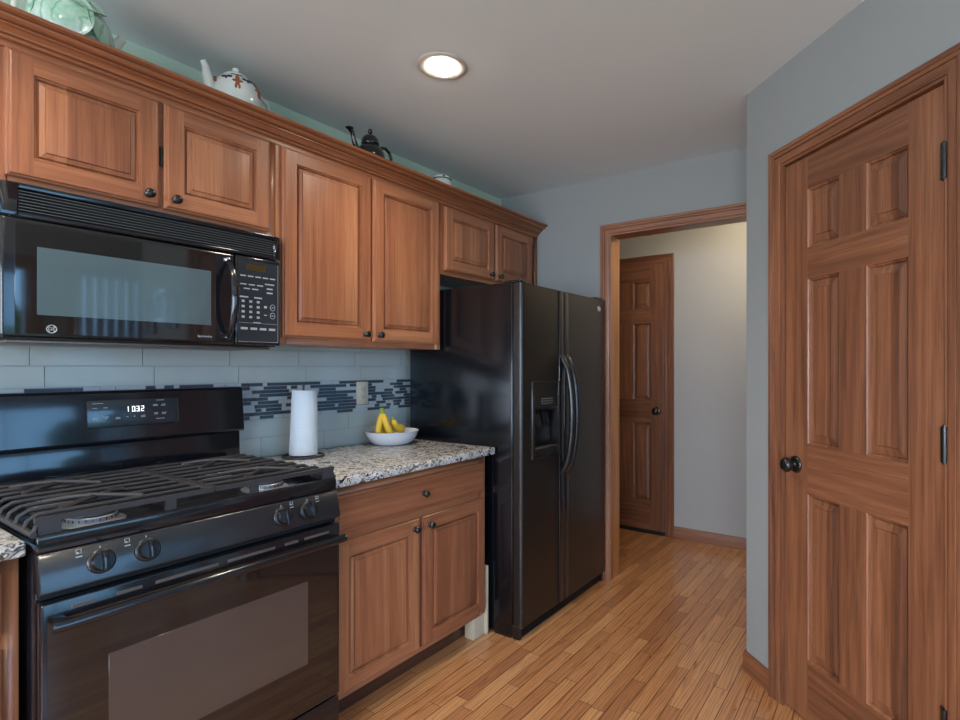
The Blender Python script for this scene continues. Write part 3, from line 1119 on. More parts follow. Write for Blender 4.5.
for yc in (.572, .950):
    grate(yc).build('grate', M_iron, rg, smooth=40, bevel=0)
for yc in (.515, .965):
    for xc, rr in ((.235, .040), (.560, .052)):
        b = MB().lathe([(rr * .55, .8900), (rr * 1.30, .8905), (rr * 1.34, .896), (rr * 1.25, .899), (rr * 1.0, .900), (rr, .911), (rr * .92, .914)], c=(xc, yc, 0), seg=36)
        bo = b.build('burner', M_alu, rg, smooth=35)
        MB().lathe([(rr * .94, .9142), (rr * .97, .917), (rr * .95, .922), (rr * .8, .9245), (0, .9245)], c=(xc, yc, 0), seg=36).build('burner_cap', M_iron, bo, smooth=35)
        sl = MB()
        for q in range(24):
            a = 2 * PI * q / 24
            sl.box(-.0012, .0012, -.0006, .0006, .903, .910)
            nn = len(sl.v) - 8
            sl.tr(Matrix.Translation((xc, yc, 0)) @ Matrix.Rotation(a, 4, 'Z') @ Matrix.Translation((rr + .0004, 0, 0)), nn)
        sl.build('burner_port', M_dark, bo)
# sloped knob panel
P0, P1 = (.686, .866), (.706, .786)
kp = MB().prism([(.655, .870), (P0[0] - .004, .870), P0, P1, (P1[0] - .006, .782), (.655, .782)], 'y', RY0, RY1)
kpo = kp.build('control_panel', M_enam2, rg, bevel=.003, seg=2)
tilt = math.atan2(P1[0] - P0[0], P0[1] - P1[1])
for ky in (.491, .585, .941, 1.028):
    zz = .828
    xx = P0[0] + (P0[1] - zz) / (P0[1] - P1[1]) * (P1[0] - P0[0])
    K = Matrix.Translation((xx + .0005, ky, zz)) @ R90 @ Matrix.Rotation(-tilt, 4, 'X')
    k = MB().lathe([(.0285, 0), (.0285, -.004), (.026, -.007), (.0225, -.008), (.0225, -.019), (.020, -.023), (0, -.0235)], axis='y', seg=36)
    ko = k.build('knob', M_plast, kpo, frame=K, smooth=35)
    gp = MB().prism([(-.0062, 0), (.0062, 0), (.0048, -.036), (-.0048, -.036)], 'z', -.0225, .0225)
    gp.v = [Vector((v.x, v.y, v.z)) for v in gp.v]
    gp.build('knob_grip', M_enam, kpo, frame=K, bevel=.0015)
    mk = MB().box(-.0008, .0008, -.0008, .0002, .030, .035)
    for q in range(9):
        a = -1.9 + q * .42
        n = len(mk.v)
        mk.box(-.0006, .0006, -.0045, -.0038, .0245, .0275)
        mk.tr(Matrix.Rotation(a, 4, 'Y'), n)
    sx = -.040 if ky < .76 else (.036 if ky > 1 else .034)
    # little burner locator square with two dashes
    for a, b_, c_, d_ in ((sx - .005, sx + .005, .028, .0288), (sx - .005, sx + .005, .0372, .038), (sx - .005, sx - .0042, .028, .038), (sx + .0042, sx + .005, .028, .038), (sx - .003, sx, .029, .032), (sx - .006, sx + .006, .020, .0225)):
        mk.box(a, b_, -.0006, .0002, c_, d_)
    mk.build('knob_markings', M_grey, kpo, frame=K, label='pale printed dial markings')
# near-black strip painting in the shade of the gap above the oven door
MB().box(.640, .676, RY0 + .006, RY1 - .006, .766, .784).build('gap_shade_strip', M_dark, rg)
# oven door
DZ0, DZ1 = .195, .764
d = MB().box(.662, .703, RY0 + .002, RY1 - .002, DZ0, DZ1)
do = d.build('oven_door', M_enam, rg, bevel=.005, seg=3)
MB().box(.7025, .7042, RY0 + .012, RY1 - .012, DZ0 + .01, DZ1 - .036).build('door_glass', M_glassb, do)
for a_, b_ in ((.435, .480), (.520, .572), (.600, .752), (.776, .915), (.945, .990), (1.01, 1.10)):
    vs_ = MB().box(.7025, .7036, a_, b_, .7385, .7465)
    vs_.build('vent_slot', M_slot, do, bevel=.0004, seg=1)
wv = MB().box(.7040, .7046, .503, 1.022, .345, .607)
wv.build('oven_window', M_ovscr, do, bevel=.0003, seg=1, label='lighter brown see-through oven window')
hb = MB()
hz, hx = .722, .745
hb.tube([(hx - .004, RY0 + .012, hz), (hx, RY0 + .03, hz), (hx, RY1 - .03, hz), (hx - .004, RY1 - .012, hz)], .0125, seg=18)
ho = hb.build('handle', M_enam, do, smooth=60, label='long glossy black towel-bar handle')
for yy in (RY0 + .020, RY1 - .040):
    MB().box(.7045, hx, yy, yy + .020, hz - .009, hz + .009).build('handle_mount', M_enam, do, bevel=.002)
MB().box(.662, .700, RY0 + .002, RY1 - .002, .045, .188).build('storage_drawer', M_enam, rg, bevel=.005, seg=3)
# backguard
bgp = MB().prism([(.012, 1.033), (.100, 1.033), (.104, 1.040), (.088, 1.198), (.080, 1.206), (.012, 1.206)], 'y', RY0, RY1)
bo = bgp.build('backguard', M_enam, rg, bevel=.005, seg=3)
MB().prism([(.012, .890), (.078, .890), (.074, 1.030), (.012, 1.030)], 'y', RY0 + .004, RY1 - .004).build('backguard_riser', M_enam, rg, bevel=.003)
bt = math.atan2(.104 - .088, 1.198 - 1.040)
RG = Matrix.Translation((.0965, .7735, 1.131)) @ R90 @ Matrix.Rotation(-bt, 4, 'X')
MB().box(-.132, .132, -.003, .004, -.045, .045).build('clock_panel', M_panel, bo, frame=RG, bevel=.002, seg=2, label='grey clock and keypad panel')
rim = MB().tube([(sx_ * (.132 - .006) + .006 * math.cos(a), -.003, sz_ * (.045 - .006) + .006 * math.sin(a)) for sx_, sz_, a0 in ((1, 1, 0), (-1, 1, PI / 2), (-1, -1, PI), (1, -1, 3 * PI / 2)) for a in [a0 + q * PI / 8 for q in range(5)]], .0014, seg=6, closed=True)
rim.build('panel_rim', M_dark, bo, frame=RG, smooth=60)
SEG = {'1': 'bc', '0': 'abcdef', '3': 'abgcd', '2': 'abged'}


def digit(m, ch, x, z, w=.0088, h=.018, t=.0019):
    b = {'a': (0, w, h - t, h), 'g': (0, w, h / 2 - t / 2, h / 2 + t / 2), 'd': (0, w, 0, t), 'f': (0, t, h / 2, h), 'e': (0, t, 0, h / 2), 'b': (w - t, w, h / 2, h), 'c': (w - t, w, 0, h / 2)}
    for q in SEG[ch]:
        a0, a1, c0, c1 = b[q]
        m.box(x + a0 + .0002, x + a1 - .0002, -.0042, -.003, z + c0 + .0002, z + c1 - .0002)


dg_ = MB()
for ch, x in (('1', -.0275), ('0', -.0085), ('3', .0035), ('2', .0175)):
    digit(dg_, ch, x, .002)
dg_.build('clock_digits', M_dig, bo, frame=RG, label='lit white clock digits')
k = MB()
k.box(-.118, -.088, -.0036, -.003, .033, .0345)
for x, z, w_ in ((-.116, .018, .012), (-.088, .018, .012), (-.116, -.014, .012), (-.116, -.018, .012), (-.090, -.012, .016), (-.086, -.017, .008), (-.056, -.016, .013), (-.056, -.020, .013), (-.026, -.015, .006), (-.005, -.015, .005), (.016, -.014, .013), (.016, -.018, .013),
                 (.054, .021, .014), (.054, .017, .014), (.080, .021, .012), (.078, .017, .014), (.056, -.008, .012), (.056, -.012, .012), (.080, -.008, .014), (.080, -.012, .012), (.064, .036, .024), (.062, -.028, .026)):
    k.box(x, x + w_, -.0036, -.003, z, z + .0018)
k.build('key_markings', M_grey, bo, frame=RG, label='pale printed key markings')

# ------------------------------------------------------------------ refrigerator
FY0, FY1 = 2.056, 2.928
ZF = 1.684
RF = wl(FY0, 0)
fr = thing('refrigerator', 'black side-by-side refrigerator with ice dispenser and bowed handles', 'refrigerator', RF)
MB().box(.06, .748, FY0, FY1, .012, ZF).build('cabinet_body', M_frs, fr, bevel=.006, seg=3)
MB().box(.64, .735, FY0 + .004, FY1 - .004, 0, .013).build('levelling_base', M_plast, fr)


def frdoor(y0, y1, left):
    x0, x1 = .754, .802
    r_ = .015
    ya, yb = y0, y1
    poly = [(x0, ya)]
    if left:
        for q in range(7):
            a = PI / 2 * q / 6
            poly.append((x1 - r_ + r_ * math.sin(a), ya + r_ - r_ * math.cos(a)))
        poly += [(x1, yb - .004), (x1 - .004, yb), (x0, yb)]
    else:
        poly += [(x1 - .004, ya), (x1, ya + .004)]
        for q in range(7):
            a = PI / 2 * q / 6
            poly.append((x1 - r_ * .6 + r_ * .6 * math.cos(a), yb - r_ * .6 + r_ * .6 * math.sin(a)))
        poly += [(x0, yb)]
    return MB().prism(poly, 'z', .062, ZF - .004)


SPL = 2.432
d1 = frdoor(FY0 + .001, SPL - .003, True)
# dispenser recess: door with a hole, built from two solids around it
DY0, DY1_, DZ0_, DZ1_ = 2.134, 2.388, .838, 1.214
dl = MB()
full = frdoor(FY0 + .001, SPL - .003, True)
poly_l = [(v.x, v.y) for v in full.v[:len(full.v) // 2]]
left_poly = [p for p in poly_l if p[1] <= DY0] + [(.802, DY0), (.754, DY0)]
dl.prism(left_poly, 'z', DZ0_, DZ1_)
dl.prism([(.754, DY1_), (.802, DY1_), (.802, SPL - .007), (.798, SPL - .003), (.754, SPL - .003)], 'z', DZ0_, DZ1_)
dl.prism(poly_l, 'z', .062, DZ0_)
dl.prism(poly_l, 'z', DZ1_, ZF - .004)
fz = dl.build('freezer_door', M_frd, fr, smooth=45, label='textured black freezer door with the dispenser')
rd = frdoor(SPL + .003, FY1, False).build('refrigerator_door', M_frd, fr, smooth=45, bevel=0)
# door end caps / edge strips
for y0, y1, root in ((SPL - .045, SPL - .004, fz), (SPL + .004, SPL + .047, rd)):
    MB().box(.8015, .8085, y0, y1, .066, ZF - .008).build('handle_rail', M_enam, root, bevel=.003, seg=3, label='smooth black strip along the door edge')


def fhandle(y):
    pts = [(.806, y, .735), (.815, y, .742)]
    for k in range(15):
        t = k / 14
        z = .750 + (1.318 - .750) * t
        pts.append((.822 + .050 * math.sin(PI * t) ** .55, y, z))
    pts += [(.815, y, 1.330), (.806, y, 1.340)]
    return MB().tube(pts, .0150, seg=14, sx=1.0)


fhandle(SPL - .027).build('handle', M_plast, fz, smooth=60, label='bowed black handle')
fhandle(SPL + .026).build('handle', M_plast, rd, smooth=60, label='bowed black handle')
# dispenser
dp = MB()
dp.box(.756, .812, DY0 + .001, DY0 + .020, DZ0_ + .001, DZ1_ - .001).box(.756, .812, DY1_ - .016, DY1_ - .001, DZ0_ + .001, DZ1_ - .001)
dp.box(.756, .812, DY0 + .020, DY1_ - .016, DZ0_ + .001, DZ0_ + .045).box(.756, .806, DY0 + .020, DY1_ - .016, 1.072, DZ1_ - .001)
dp.box(.756, .762, DY0 + .020, DY1_ - .016, DZ0_ + .045, 1.072)
dpo = dp.build('dispenser', M_plast, fz, bevel=.003, seg=2, label='ice and water dispenser recess')
MB().box(.8055, .8075, DY0 + .026, DY1_ - .022, 1.082, DZ1_ - .010).build('dispenser_panel', M_frd, dpo, label='brownish control plate')
k = MB()
for i in range(5):
    for j_ in range(3):
        k.box(.8073, .8080, DY0 + .085 + i * .022, DY0 + .097 + i * .022, 1.102 + j_ * .012, 1.105 + j_ * .012)
k.build('key_markings', M_grey, dpo)
pd = MB()
pd.prism([(.766, 1.070), (.778, 1.070), (.800, .985), (.792, .982), (.768, 1.04)], 'y', DY0 + .045, DY0 + .10)
pd.prism([(.766, 1.070), (.778, 1.070), (.796, 1.00), (.788, .996), (.768, 1.04)], 'y', DY0 + .13, DY0 + .175)
pd.build('paddle', M_enam, dpo, bevel=.003, label='glossy dispenser paddles')
MB().box(.765, .808, DY0 + .028, DY1_ - .024, DZ0_ + .0455, DZ0_ + .052).build('drip_tray', M_slot, dpo, bevel=.001)
# bottom grille, logo, hinge covers
kg = MB()
kg.box(.748, .762, FY0 + .006, FY1 - .01, .004, .058)
for i in range(4):
    kg.prism([(.760, .010 + i * .012), (.782, .006 + i * .012), (.782, .011 + i * .012), (.760, .016 + i * .012)], 'y', FY0 + .02, FY1 - .02)
kg.box(.748, .786, FY0 + .002, FY0 + .022, .002, .060).box(.748, .786, FY1 - .022, FY1 - .002, .002, .060)
kg.build('kick_grille', M_plast, fr, bevel=.001, seg=1)
MB().box(.735, .800, FY0 + .003, FY0 + .045, .0605, .0635).build('bottom_hinge', M_chrome, fr, label='pale bottom hinge plate')
MB().lathe([(0, .8045), (.8, .8043), (1, .8025), (1.0, .8015)], c=(0, 0, 0), axis='x', seg=32, sx=.026, sy=.017).tr(Matrix.Translation((0, 2.843, 1.625))).build('badge', M_chrome, rd, smooth=60, label='oval silver badge')
MB().lathe([(0, .8052), (.65, .8051), (.7, .8046)], c=(0, 0, 0), axis='x', seg=28, sx=.026, sy=.017).tr(Matrix.Translation((0, 2.843, 1.625))).build('badge_ring', M_grey, rd, smooth=60)
for y0, y1 in ((FY0 + .004, FY0 + .06), (FY1 - .09, FY1 - .02)):
    MB().box(.69, .790, y0, y1, ZF - .002, ZF + .012).build('hinge_cover', M_enam, fr, bevel=.005, seg=3, label='glossy black hinge cover')

# ------------------------------------------------------------------ paper towels
TXC, TYC = .142, 1.372
T0 = Matrix.Translation((TXC, TYC, .9003))
hd = thing('paper_towel_holder', 'dark wire ring stand holding the paper towels on the granite', 'holder', T0)
ring = MB().tube([(TXC + .082 * math.cos(a), TYC + .082 * math.sin(a), .905) for a in [2 * PI * i / 40 for i in range(40)]], .0042, seg=8, closed=True)
ring.tube([(TXC - .08, TYC, .905), (TXC + .08, TYC, .905)], .0036, seg=8).tube([(TXC, TYC - .08, .905), (TXC, TYC + .08, .905)], .0036, seg=8)
ring.build('base_ring', M_iron, hd, smooth=60)
MB().tube([(TXC, TYC, .903), (TXC, TYC, 1.200)], .0045, seg=10).lathe([(0, .013), (.004, .012), (.006, .007), (.005, .002), (.0045, 0)][::-1], c=(TXC, TYC, 1.200), seg=14).build('rod', M_iron, hd, smooth=60)
RP = Matrix.Translation((TXC, TYC, .9105)) @ Matrix.Rotation(-.020, 4, 'X')
rl = MB().lathe([(.019, .001), (.0555, 0), (.057, .002), (.0545, .10), (.050, .272), (.0485, .274), (.019, .2735), (.019, .001)], seg=48, caps=False)
ro = rl.build('paper_towel_roll', M_paper, smooth=35, label='white quilted paper towel roll standing upright beside the range', cat='paper towels')
ro.matrix_world = RP

# ------------------------------------------------------------------ fruit bowl and bananas
BX, BY = .150, 1.852
B0 = Matrix.Translation((BX, BY, .9005))
pr_ = [(0, .002), (.070, .002), (.078, 0), (.086, .001), (.092, .004), (.107, .018), (.119, .036), (.128, .054), (.131, .064), (.1325, .0655), (.130, .0665), (.124, .058), (.113, .038), (.100, .022), (.080, .012), (0, .009)]
bo_ = MB().lathe(pr_, seg=56).build('fruit_bowl', M_wbowl, smooth=50, label='wide white ceramic bowl with bananas at the end of the granite', cat='bowl')
bo_.matrix_world = B0


def banana(label, pts, r=.0165, group='bananas in the white bowl'):
    """pts: stem end first"""
    P = [Vector(p) for p in pts]
    # Catmull-Rom resample
    out = []
    Q = [P[0] * 2 - P[1]] + P + [P[-1] * 2 - P[-2]]
    for i in range(1, len(Q) - 2):
        for k in range(6):
            t = k / 6
            a, b_, c_, d_ = Q[i - 1], Q[i], Q[i + 1], Q[i + 2]
            out.append(.5 * ((2 * b_) + (c_ - a) * t + (2 * a - 5 * b_ + 4 * c_ - d_) * t * t + (3 * b_ - a - 3 * c_ + d_) * t ** 3))
    out.append(P[-1])
    N = len(out)
    rr = []
    for i in range(N):
        t = i / (N - 1)
        if t < .16:
            q = .38 + .10 * t / .16
        elif t < .34:
            q = .48 + .52 * (t - .16) / .18
        elif t < .8:
            q = 1
        else:
            q = max(.22, 1 - ((t - .8) / .2) ** 1.6 * .78)
        rr.append(r * q)
    root = thing('banana', label, 'banana', Matrix.Translation(P[0]), group)
    a = max(1, int(N * .20))
    MB().tube(out[a:], rr[a:], seg=7).build('fruit', M_ban, root, smooth=70)
    MB().tube(out[:a + 1], rr[:a + 1], seg=7).build('stem', M_bang, root, smooth=70, label='green stem')
    MB().tube([out[-1] - (out[-1] - out[-2]) * .3, out[-1] + (out[-1] - out[-2]) * .7], [rr[-1] * 1.15, rr[-1] * .8], seg=7).build('tip', M_bant, root, smooth=70, label='dark tip')
    return root


sx0, sy0, sz0 = BX - .005, BY - .052, 1.082
banana('foremost upright banana of the bunch, stems up at the bowl edge', [(sx0 + .004, sy0 - .006, sz0), (sx0 + .010, sy0 - .004, sz0 - .036), (sx0 + .026, sy0 - .002, sz0 - .078), (sx0 + .036, sy0 + .012, sz0 - .120), (sx0 + .030, sy0 + .034, sz0 - .142)])
banana('leftmost upright banana of the bunch', [(sx0 - .004, sy0 - .010, sz0 - .001), (sx0 + .002, sy0 - .012, sz0 - .036), (sx0 + .004, sy0 - .026, sz0 - .078), (sx0 + .002, sy0 - .030, sz0 - .114), (sx0 - .004, sy0 - .016, sz0 - .140)])
banana('rear upright banana of the bunch', [(sx0 - .004, sy0 + .002, sz0 - .001), (sx0 - .004, sy0 + .004, sz0 - .036), (sx0 - .014, sy0 + .010, sz0 - .078), (sx0 - .022, sy0 + .024, sz0 - .116), (sx0 - .022, sy0 + .044, sz0 - .138)])
banana('slanting banana with dark stump leaning across the bowl middle', [(BX + .012, BY - .010, 1.038), (BX + .016, BY - .006, 1.016), (BX + .018, BY + .010, .986), (BX + .012, BY + .042, .966), (BX, BY + .080, .960)], .0185)
banana('flat banana lying along the far rim of the bowl', [(BX - .040, BY - .012, .962), (BX - .040, BY + .010, .970), (BX - .034, BY + .038, .978), (BX - .024, BY + .068, .976), (BX - .008, BY + .096, .970)], .0165)

# ------------------------------------------------------------------ ornaments on top of the cabinets
def bent_tube(pts, rs, **k):
    return MB().tube(pts, rs, seg=14, **k)


# gingerbread teapot
GX, GY = .210, 1.052
G0 = Matrix.Translation((GX, GY, ZT + .0005))
tp = thing('teapot', 'white teapot painted with gingerbread figures and dark holly on the cabinets', 'teapot', G0, 'teapots on top of the cabinets')
body = [(0, .002), (.044, .002), (.050, 0), (.056, .004), (.078, .028), (.090, .058), (.092, .082), (.084, .112), (.066, .138), (.046, .150), (.038, .153)]
MB().lathe(body, c=(GX, GY, ZT), seg=40).build('pot', M_white, tp, smooth=60)
ld = MB().lathe([(.047, .1505), (.045, .155), (.034, .163), (.018, .168), (.010, .170), (.009, .173), (.013, .178), (.012, .184), (0, .187)], c=(GX, GY, ZT), seg=32)
ld.build('lid', M_white, tp, smooth=60)
MB().tube([(GX, GY - .070, ZT + .060), (GX, GY - .092, ZT + .085), (GX, GY - .102, ZT + .118), (GX, GY - .110, ZT + .150), (GX, GY - .120, ZT + .166)], [.026, .022, .017, .012, .011], seg=16).build('spout', M_white, tp, smooth=60)
hp = [(GX, GY + .080, ZT + .115), (GX, GY + .105, ZT + .122), (GX, GY + .128, ZT + .110), (GX, GY + .136, ZT + .080), (GX, GY + .122, ZT + .050), (GX, GY + .090, ZT + .036)]
MB().tube(hp, .0075, seg=12).build('handle', M_white, tp, smooth=60)


def on_pot(ang, h):
    """point and frame on the pot surface (angle from +X towards +Y)"""
    for (r0, h0), (r1, h1) in zip(body, body[1:]):
        if h0 <= h <= h1:
            t = (h - h0) / max(1e-9, h1 - h0)
            r = r0 + (r1 - r0) * t
            sl = math.atan2(r0 - r1, h1 - h0)
            break
    n = Vector((math.cos(ang) * math.cos(sl), math.sin(ang) * math.cos(sl), math.sin(sl)))
    z = Vector((-math.cos(ang) * math.sin(sl), -math.sin(ang) * math.sin(sl), math.cos(sl)))
    x = z.cross(n)
    # right-handed: x, -n, z
    x = (-n).cross(z)
    M = Matrix((x, -n, z)).transposed().to_4x4()
    M.translation = Vector((GX + math.cos(ang) * r, GY + math.sin(ang) * r, ZT + h))
    return M


def disc(m, x, z, rx, rz, seg=12, d=.0012):
    n = len(m.v)
    for k in range(seg):
        a = 2 * PI * k / seg
        m.v.append(Vector((x + rx * math.cos(a), -.0012, z + rz * math.sin(a))))
    for k in range(seg):
        a = 2 * PI * k / seg
        m.v.append(Vector((x + rx * math.cos(a), .003, z + rz * math.sin(a))))
    m.f.append([n + k for k in range(seg)]); m.mi.append(0)
    m.f.append([n + seg + k for k in range(seg)][::-1]); m.mi.append(0)
    for k in range(seg):
        m.f.append([n + k, n + (k + 1) % seg, n + seg + (k + 1) % seg, n + seg + k]); m.mi.append(0)


def man():
    m = MB()
    disc(m, 0, .016, .0062, .0065)
    disc(m, 0, .004, .0058, .009)
    for s__ in (-1, 1):
        disc(m, s__ * .008, .008, .006, .0028)
        disc(m, s__ * .0045, -.008, .0032, .007)
    return m


def dec(f, M):
    m = f()
    m.tr(M)
    return m


for a, h in ((-.42, .104), (.55, .098), (-1.5, .102)):
    dec(man, on_pot(a, h) @ Matrix.Scale(1.25, 4)).build('painted_figure', M_red, tp, label='brown painted gingerbread figure')


def holly():
    m = MB()
    disc(m, -.007, 0, .008, .0035)
    disc(m, .007, .001, .008, .004)
    disc(m, 0, -.006, .003, .004)
    return m


for a, h in ((-.90, .128), (.05, .128), (.50, .132), (-.42, .142), (-2.0, .120)):
    dec(holly, on_pot(a, h) @ Matrix.Scale(1.25, 4)).build('painted_holly', M_navy, tp, label='dark painted holly leaves')
tp.scale = (1.0, .96, 1.11)

# cabbage leaf teapot
CX_, CY_ = .235, .562
C0 = Matrix.Translation((CX_, CY_, ZT + .0005))
cb_ = thing('cabbage_teapot', 'pale green cabbage-leaf teapot above the microwave, cut off by the picture top', 'teapot', C0, 'teapots on top of the cabinets')
m = MB()
SEGU, SEGV = 48, 22
n0 = len(m.v)
for j_ in range(SEGV + 1):
    v = PI * j_ / SEGV
    for i in range(SEGU):
        u = 2 * PI * i / SEGU
        rr = .092 * (1 + .035 * abs(math.sin(3.0 * u)) + .02 * noise.noise(Vector((math.cos(u) * 3, math.sin(u) * 3, v * 2))))
        m.v.append(Vector((CX_ + rr * math.sin(v) * math.cos(u), CY_ + rr * math.sin(v) * math.sin(u), ZT + .082 - .082 * math.cos(v) + .001)))
for j_ in range(SEGV):
    for i in range(SEGU):
        a = n0 + j_ * SEGU + i
        b_ = n0 + j_ * SEGU + (i + 1) % SEGU
        m.f.append([a, b_, b_ + SEGU, a + SEGU]); m.mi.append(0)
m.build('pot', M_cabb, cb_, smooth=60)


def leaf_patch(u0, u1, v0, v1, lift):
    """a cupped leaf hugging the pot with a curled rim"""
    m = MB()
    nu, nv = 14, 12
    for side in (0, .0035):
        for j_ in range(nv + 1):
            for i in range(nu + 1):
                a, b_ = i / nu * 2 - 1, j_ / nv * 2 - 1
                # round the outline
                k = math.sqrt(max(0, 1 - .45 * a * a)), math.sqrt(max(0, 1 - .45 * b_ * b_))
                uu = (u0 + u1) / 2 + (u1 - u0) / 2 * a * k[1]
                vv = (v0 + v1) / 2 + (v1 - v0) / 2 * b_ * k[0]
                e = max(abs(a), abs(b_))
                rr = .095 + lift + side + .010 * e ** 5 + .003 * math.sin(9 * uu + 5 * vv) * e
                m.v.append(Vector((CX_ + rr * math.sin(vv) * math.cos(uu), CY_ + rr * math.sin(vv) * math.sin(uu), ZT + .084 - (rr - .008) * math.cos(vv))))
    W_ = nu + 1
    K = W_ * (nv + 1)
    for j_ in range(nv):
        for i in range(nu):
            a = j_ * W_ + i
            m.f.append([a, a + 1, a + 1 + W_, a + W_]); m.mi.append(0)
            m.f.append([K + a, K + a + W_, K + a + 1 + W_, K + a + 1]); m.mi.append(0)
    bd = [i for i in range(W_)] + [W_ * j_ + nu for j_ in range(1, nv + 1)] + [W_ * nv + i for i in range(nu - 1, -1, -1)] + [W_ * j_ for j_ in range(nv - 1, 0, -1)]
    for q in range(len(bd)):
        a, b_ = bd[q], bd[(q + 1) % len(bd)]
        m.f.append([a, b_, K + b_, K + a]); m.mi.append(1)
    return m


for (u0, u1, v0, v1, lf) in ((-1.25, .25, .95, 2.62, .002), (.10, 1.55, 1.1, 2.5, .0), (-2.7, -1.1, 1.0, 2.5, .0), (-.55, .85, 1.9, 2.9, .006)):
    leaf_patch(u0, u1, v0, v1, lf).build('leaf', [M_cabb, M_rim], cb_, smooth=60)
MB().tube([(CX_, CY_ + .080, ZT + .045), (CX_, CY_ + .098, ZT + .068), (CX_, CY_ + .112, ZT + .098), (CX_, CY_ + .128, ZT + .124)], [.022, .018, .014, .012], seg=16).build('spout', M_white, cb_, smooth=60)
MB().tube([(CX_ + .01, CY_ - .075, ZT + .140), (CX_ + .01, CY_ - .092, ZT + .158), (CX_ + .01, CY_ - .118, ZT + .130), (CX_, CY_ - .122, ZT + .075), (CX_, CY_ - .095, ZT + .045)], .008, seg=12).build('handle', M_white, cb_, smooth=60)
MB().lathe([(.040, .160), (.038, .166), (.020, .176), (.008, .180), (.012, .190), (0, .196)], c=(CX_, CY_, ZT), seg=28).build('lid', M_rim, cb_, smooth=60)

# black teapot
KX, KY = .245, 1.640
K0 = Matrix.Translation((KX, KY, ZT + .0005))
kt = thing('black_teapot', 'small glossy black teapot with finial lid above the tall cabinet', 'teapot', K0, 'teapots on top of the cabinets')
MB().lathe([(0, .002), (.036, .002), (.040, 0), (.044, .005), (.058, .028), (.066, .055), (.064, .078), (.052, .100), (.038, .110), (.034, .113), (.034, .118)], c=(KX, KY, ZT), seg=36).build('pot', M_blk, kt, smooth=50)
MB().lathe([(.040, .1185), (.041, .122), (.039, .128), (.036, .142), (.026, .156), (.012, .163), (.006, .165), (.005, .169), (.010, .173), (.0105, .179), (.006, .182), (.009, .186), (.006, .190), (0, .191)], c=(KX, KY, ZT), seg=32).build('lid', M_blk, kt, smooth=50)
MB().tube([(KX, KY - .052, ZT + .065), (KX, KY - .078, ZT + .080), (KX, KY - .090, ZT + .112), (KX, KY - .098, ZT + .140), (KX, KY - .108, ZT + .152)], [.016, .013, .010, .009, .012], seg=14).lathe([(.0105, 0), (.017, .004), (.018, .007), (.010, .008)], c=(KX, KY - .113, ZT + .149), seg=18).build('spout', M_blk, kt, smooth=50)
MB().tube([(KX, KY + .040, ZT + .106), (KX, KY + .062, ZT + .124), (KX, KY + .088, ZT + .130), (KX, KY + .112, ZT + .118), (KX, KY + .124, ZT + .090), (KX, KY + .112, ZT + .056), (KX, KY + .080, ZT + .036), (KX, KY + .055, ZT + .030)], .0075, seg=12).build('handle', M_blk, kt, smooth=50)

# small jar
JX, JY = .250, 2.105
j0 = thing('porcelain_jar', 'small round white porcelain jar with blue marks above the refrigerator cabinet', 'jar', Matrix.Translation((JX, JY, ZT + .0005)))
MB().lathe([(0, .002), (.030, .002), (.034, 0), (.046, .020), (.054, .045), (.055, .066), (.050, .084), (.046, .088)], c=(JX, JY, ZT), seg=36).build('pot', M_white, j0, smooth=50)
MB().lathe([(.050, .0885), (.050, .092), (.044, .103), (.030, .113), (.010, .118), (.0, .119)], c=(JX, JY, ZT), seg=36).build('lid', M_white, j0, smooth=50)
MB().tube([(JX + .050 * math.cos(a), JY + .050 * math.sin(a), ZT + .0895) for a in [2 * PI * i / 36 for i in range(36)]], .0022, seg=6, closed=True).build('dark_rim', M_navy, j0, smooth=50)
for a_, z_, q_ in ((-.6, .100, .046), (.3, .104, .042), (.9, .098, .048)):
    MB().lathe([(0, .002), (.006, .0015), (.008, -.002)], axis='z', seg=10, sx=1.3).tr(Matrix.Translation((JX + q_ * .96 * math.cos(a_), JY + q_ * .96 * math.sin(a_), ZT + z_ + .001)) @ Matrix.Rotation(a_, 4, 'Z') @ Matrix.Rotation(.8, 4, 'Y')).build('blue_mark', M_blue, j0)


# ------------------------------------------------------------------ recessed ceiling lights
def ceiling_light(x, y, label, power=14):
    r = thing('ceiling_light', label, 'ceiling light', Matrix.Translation((x, y, ZC)), 'recessed ceiling lights')
    MB().lathe([(.0545, -.0012), (.064, -.0022), (.068, -.006), (.085, -.0065), (.093, -.004), (.095, -.0003), (.0545, -.0003)], c=(x, y, ZC), seg=48).build('trim_ring', M_trimw, r, smooth=50)
    MB().lathe([(.0545, -.0006), (.0545, -.004), (.050, -.012), (.038, -.020), (.020, -.025), (0, -.026)], c=(x, y, ZC), seg=40).build('lens', M_lamp, r, smooth=60, label='glowing white lens')
    d = bpy.data.lights.new('ceiling_lamp', 'SPOT')
    d.energy = power
    d.color = (1, .86, .70)
    d.spot_size = 2.6
    d.spot_blend = 1
    d.shadow_soft_size = .06
    o = bpy.data.objects.new('ceiling_lamp', d)
    COL.objects.link(o)
    o.location = (0, 0, -.045)
    o.parent = r
    return r


ceiling_light(.812, 1.517, 'glowing round recessed ceiling light above the tall cabinet', 22)
for x, y in ((.812, .22), (2.3, .05), (2.6, -1.5)):  # unseen lamps added to lift the upper doors and the ambient light
    ceiling_light(x, y, 'unseen recessed ceiling light added to brighten the kitchen', 26)

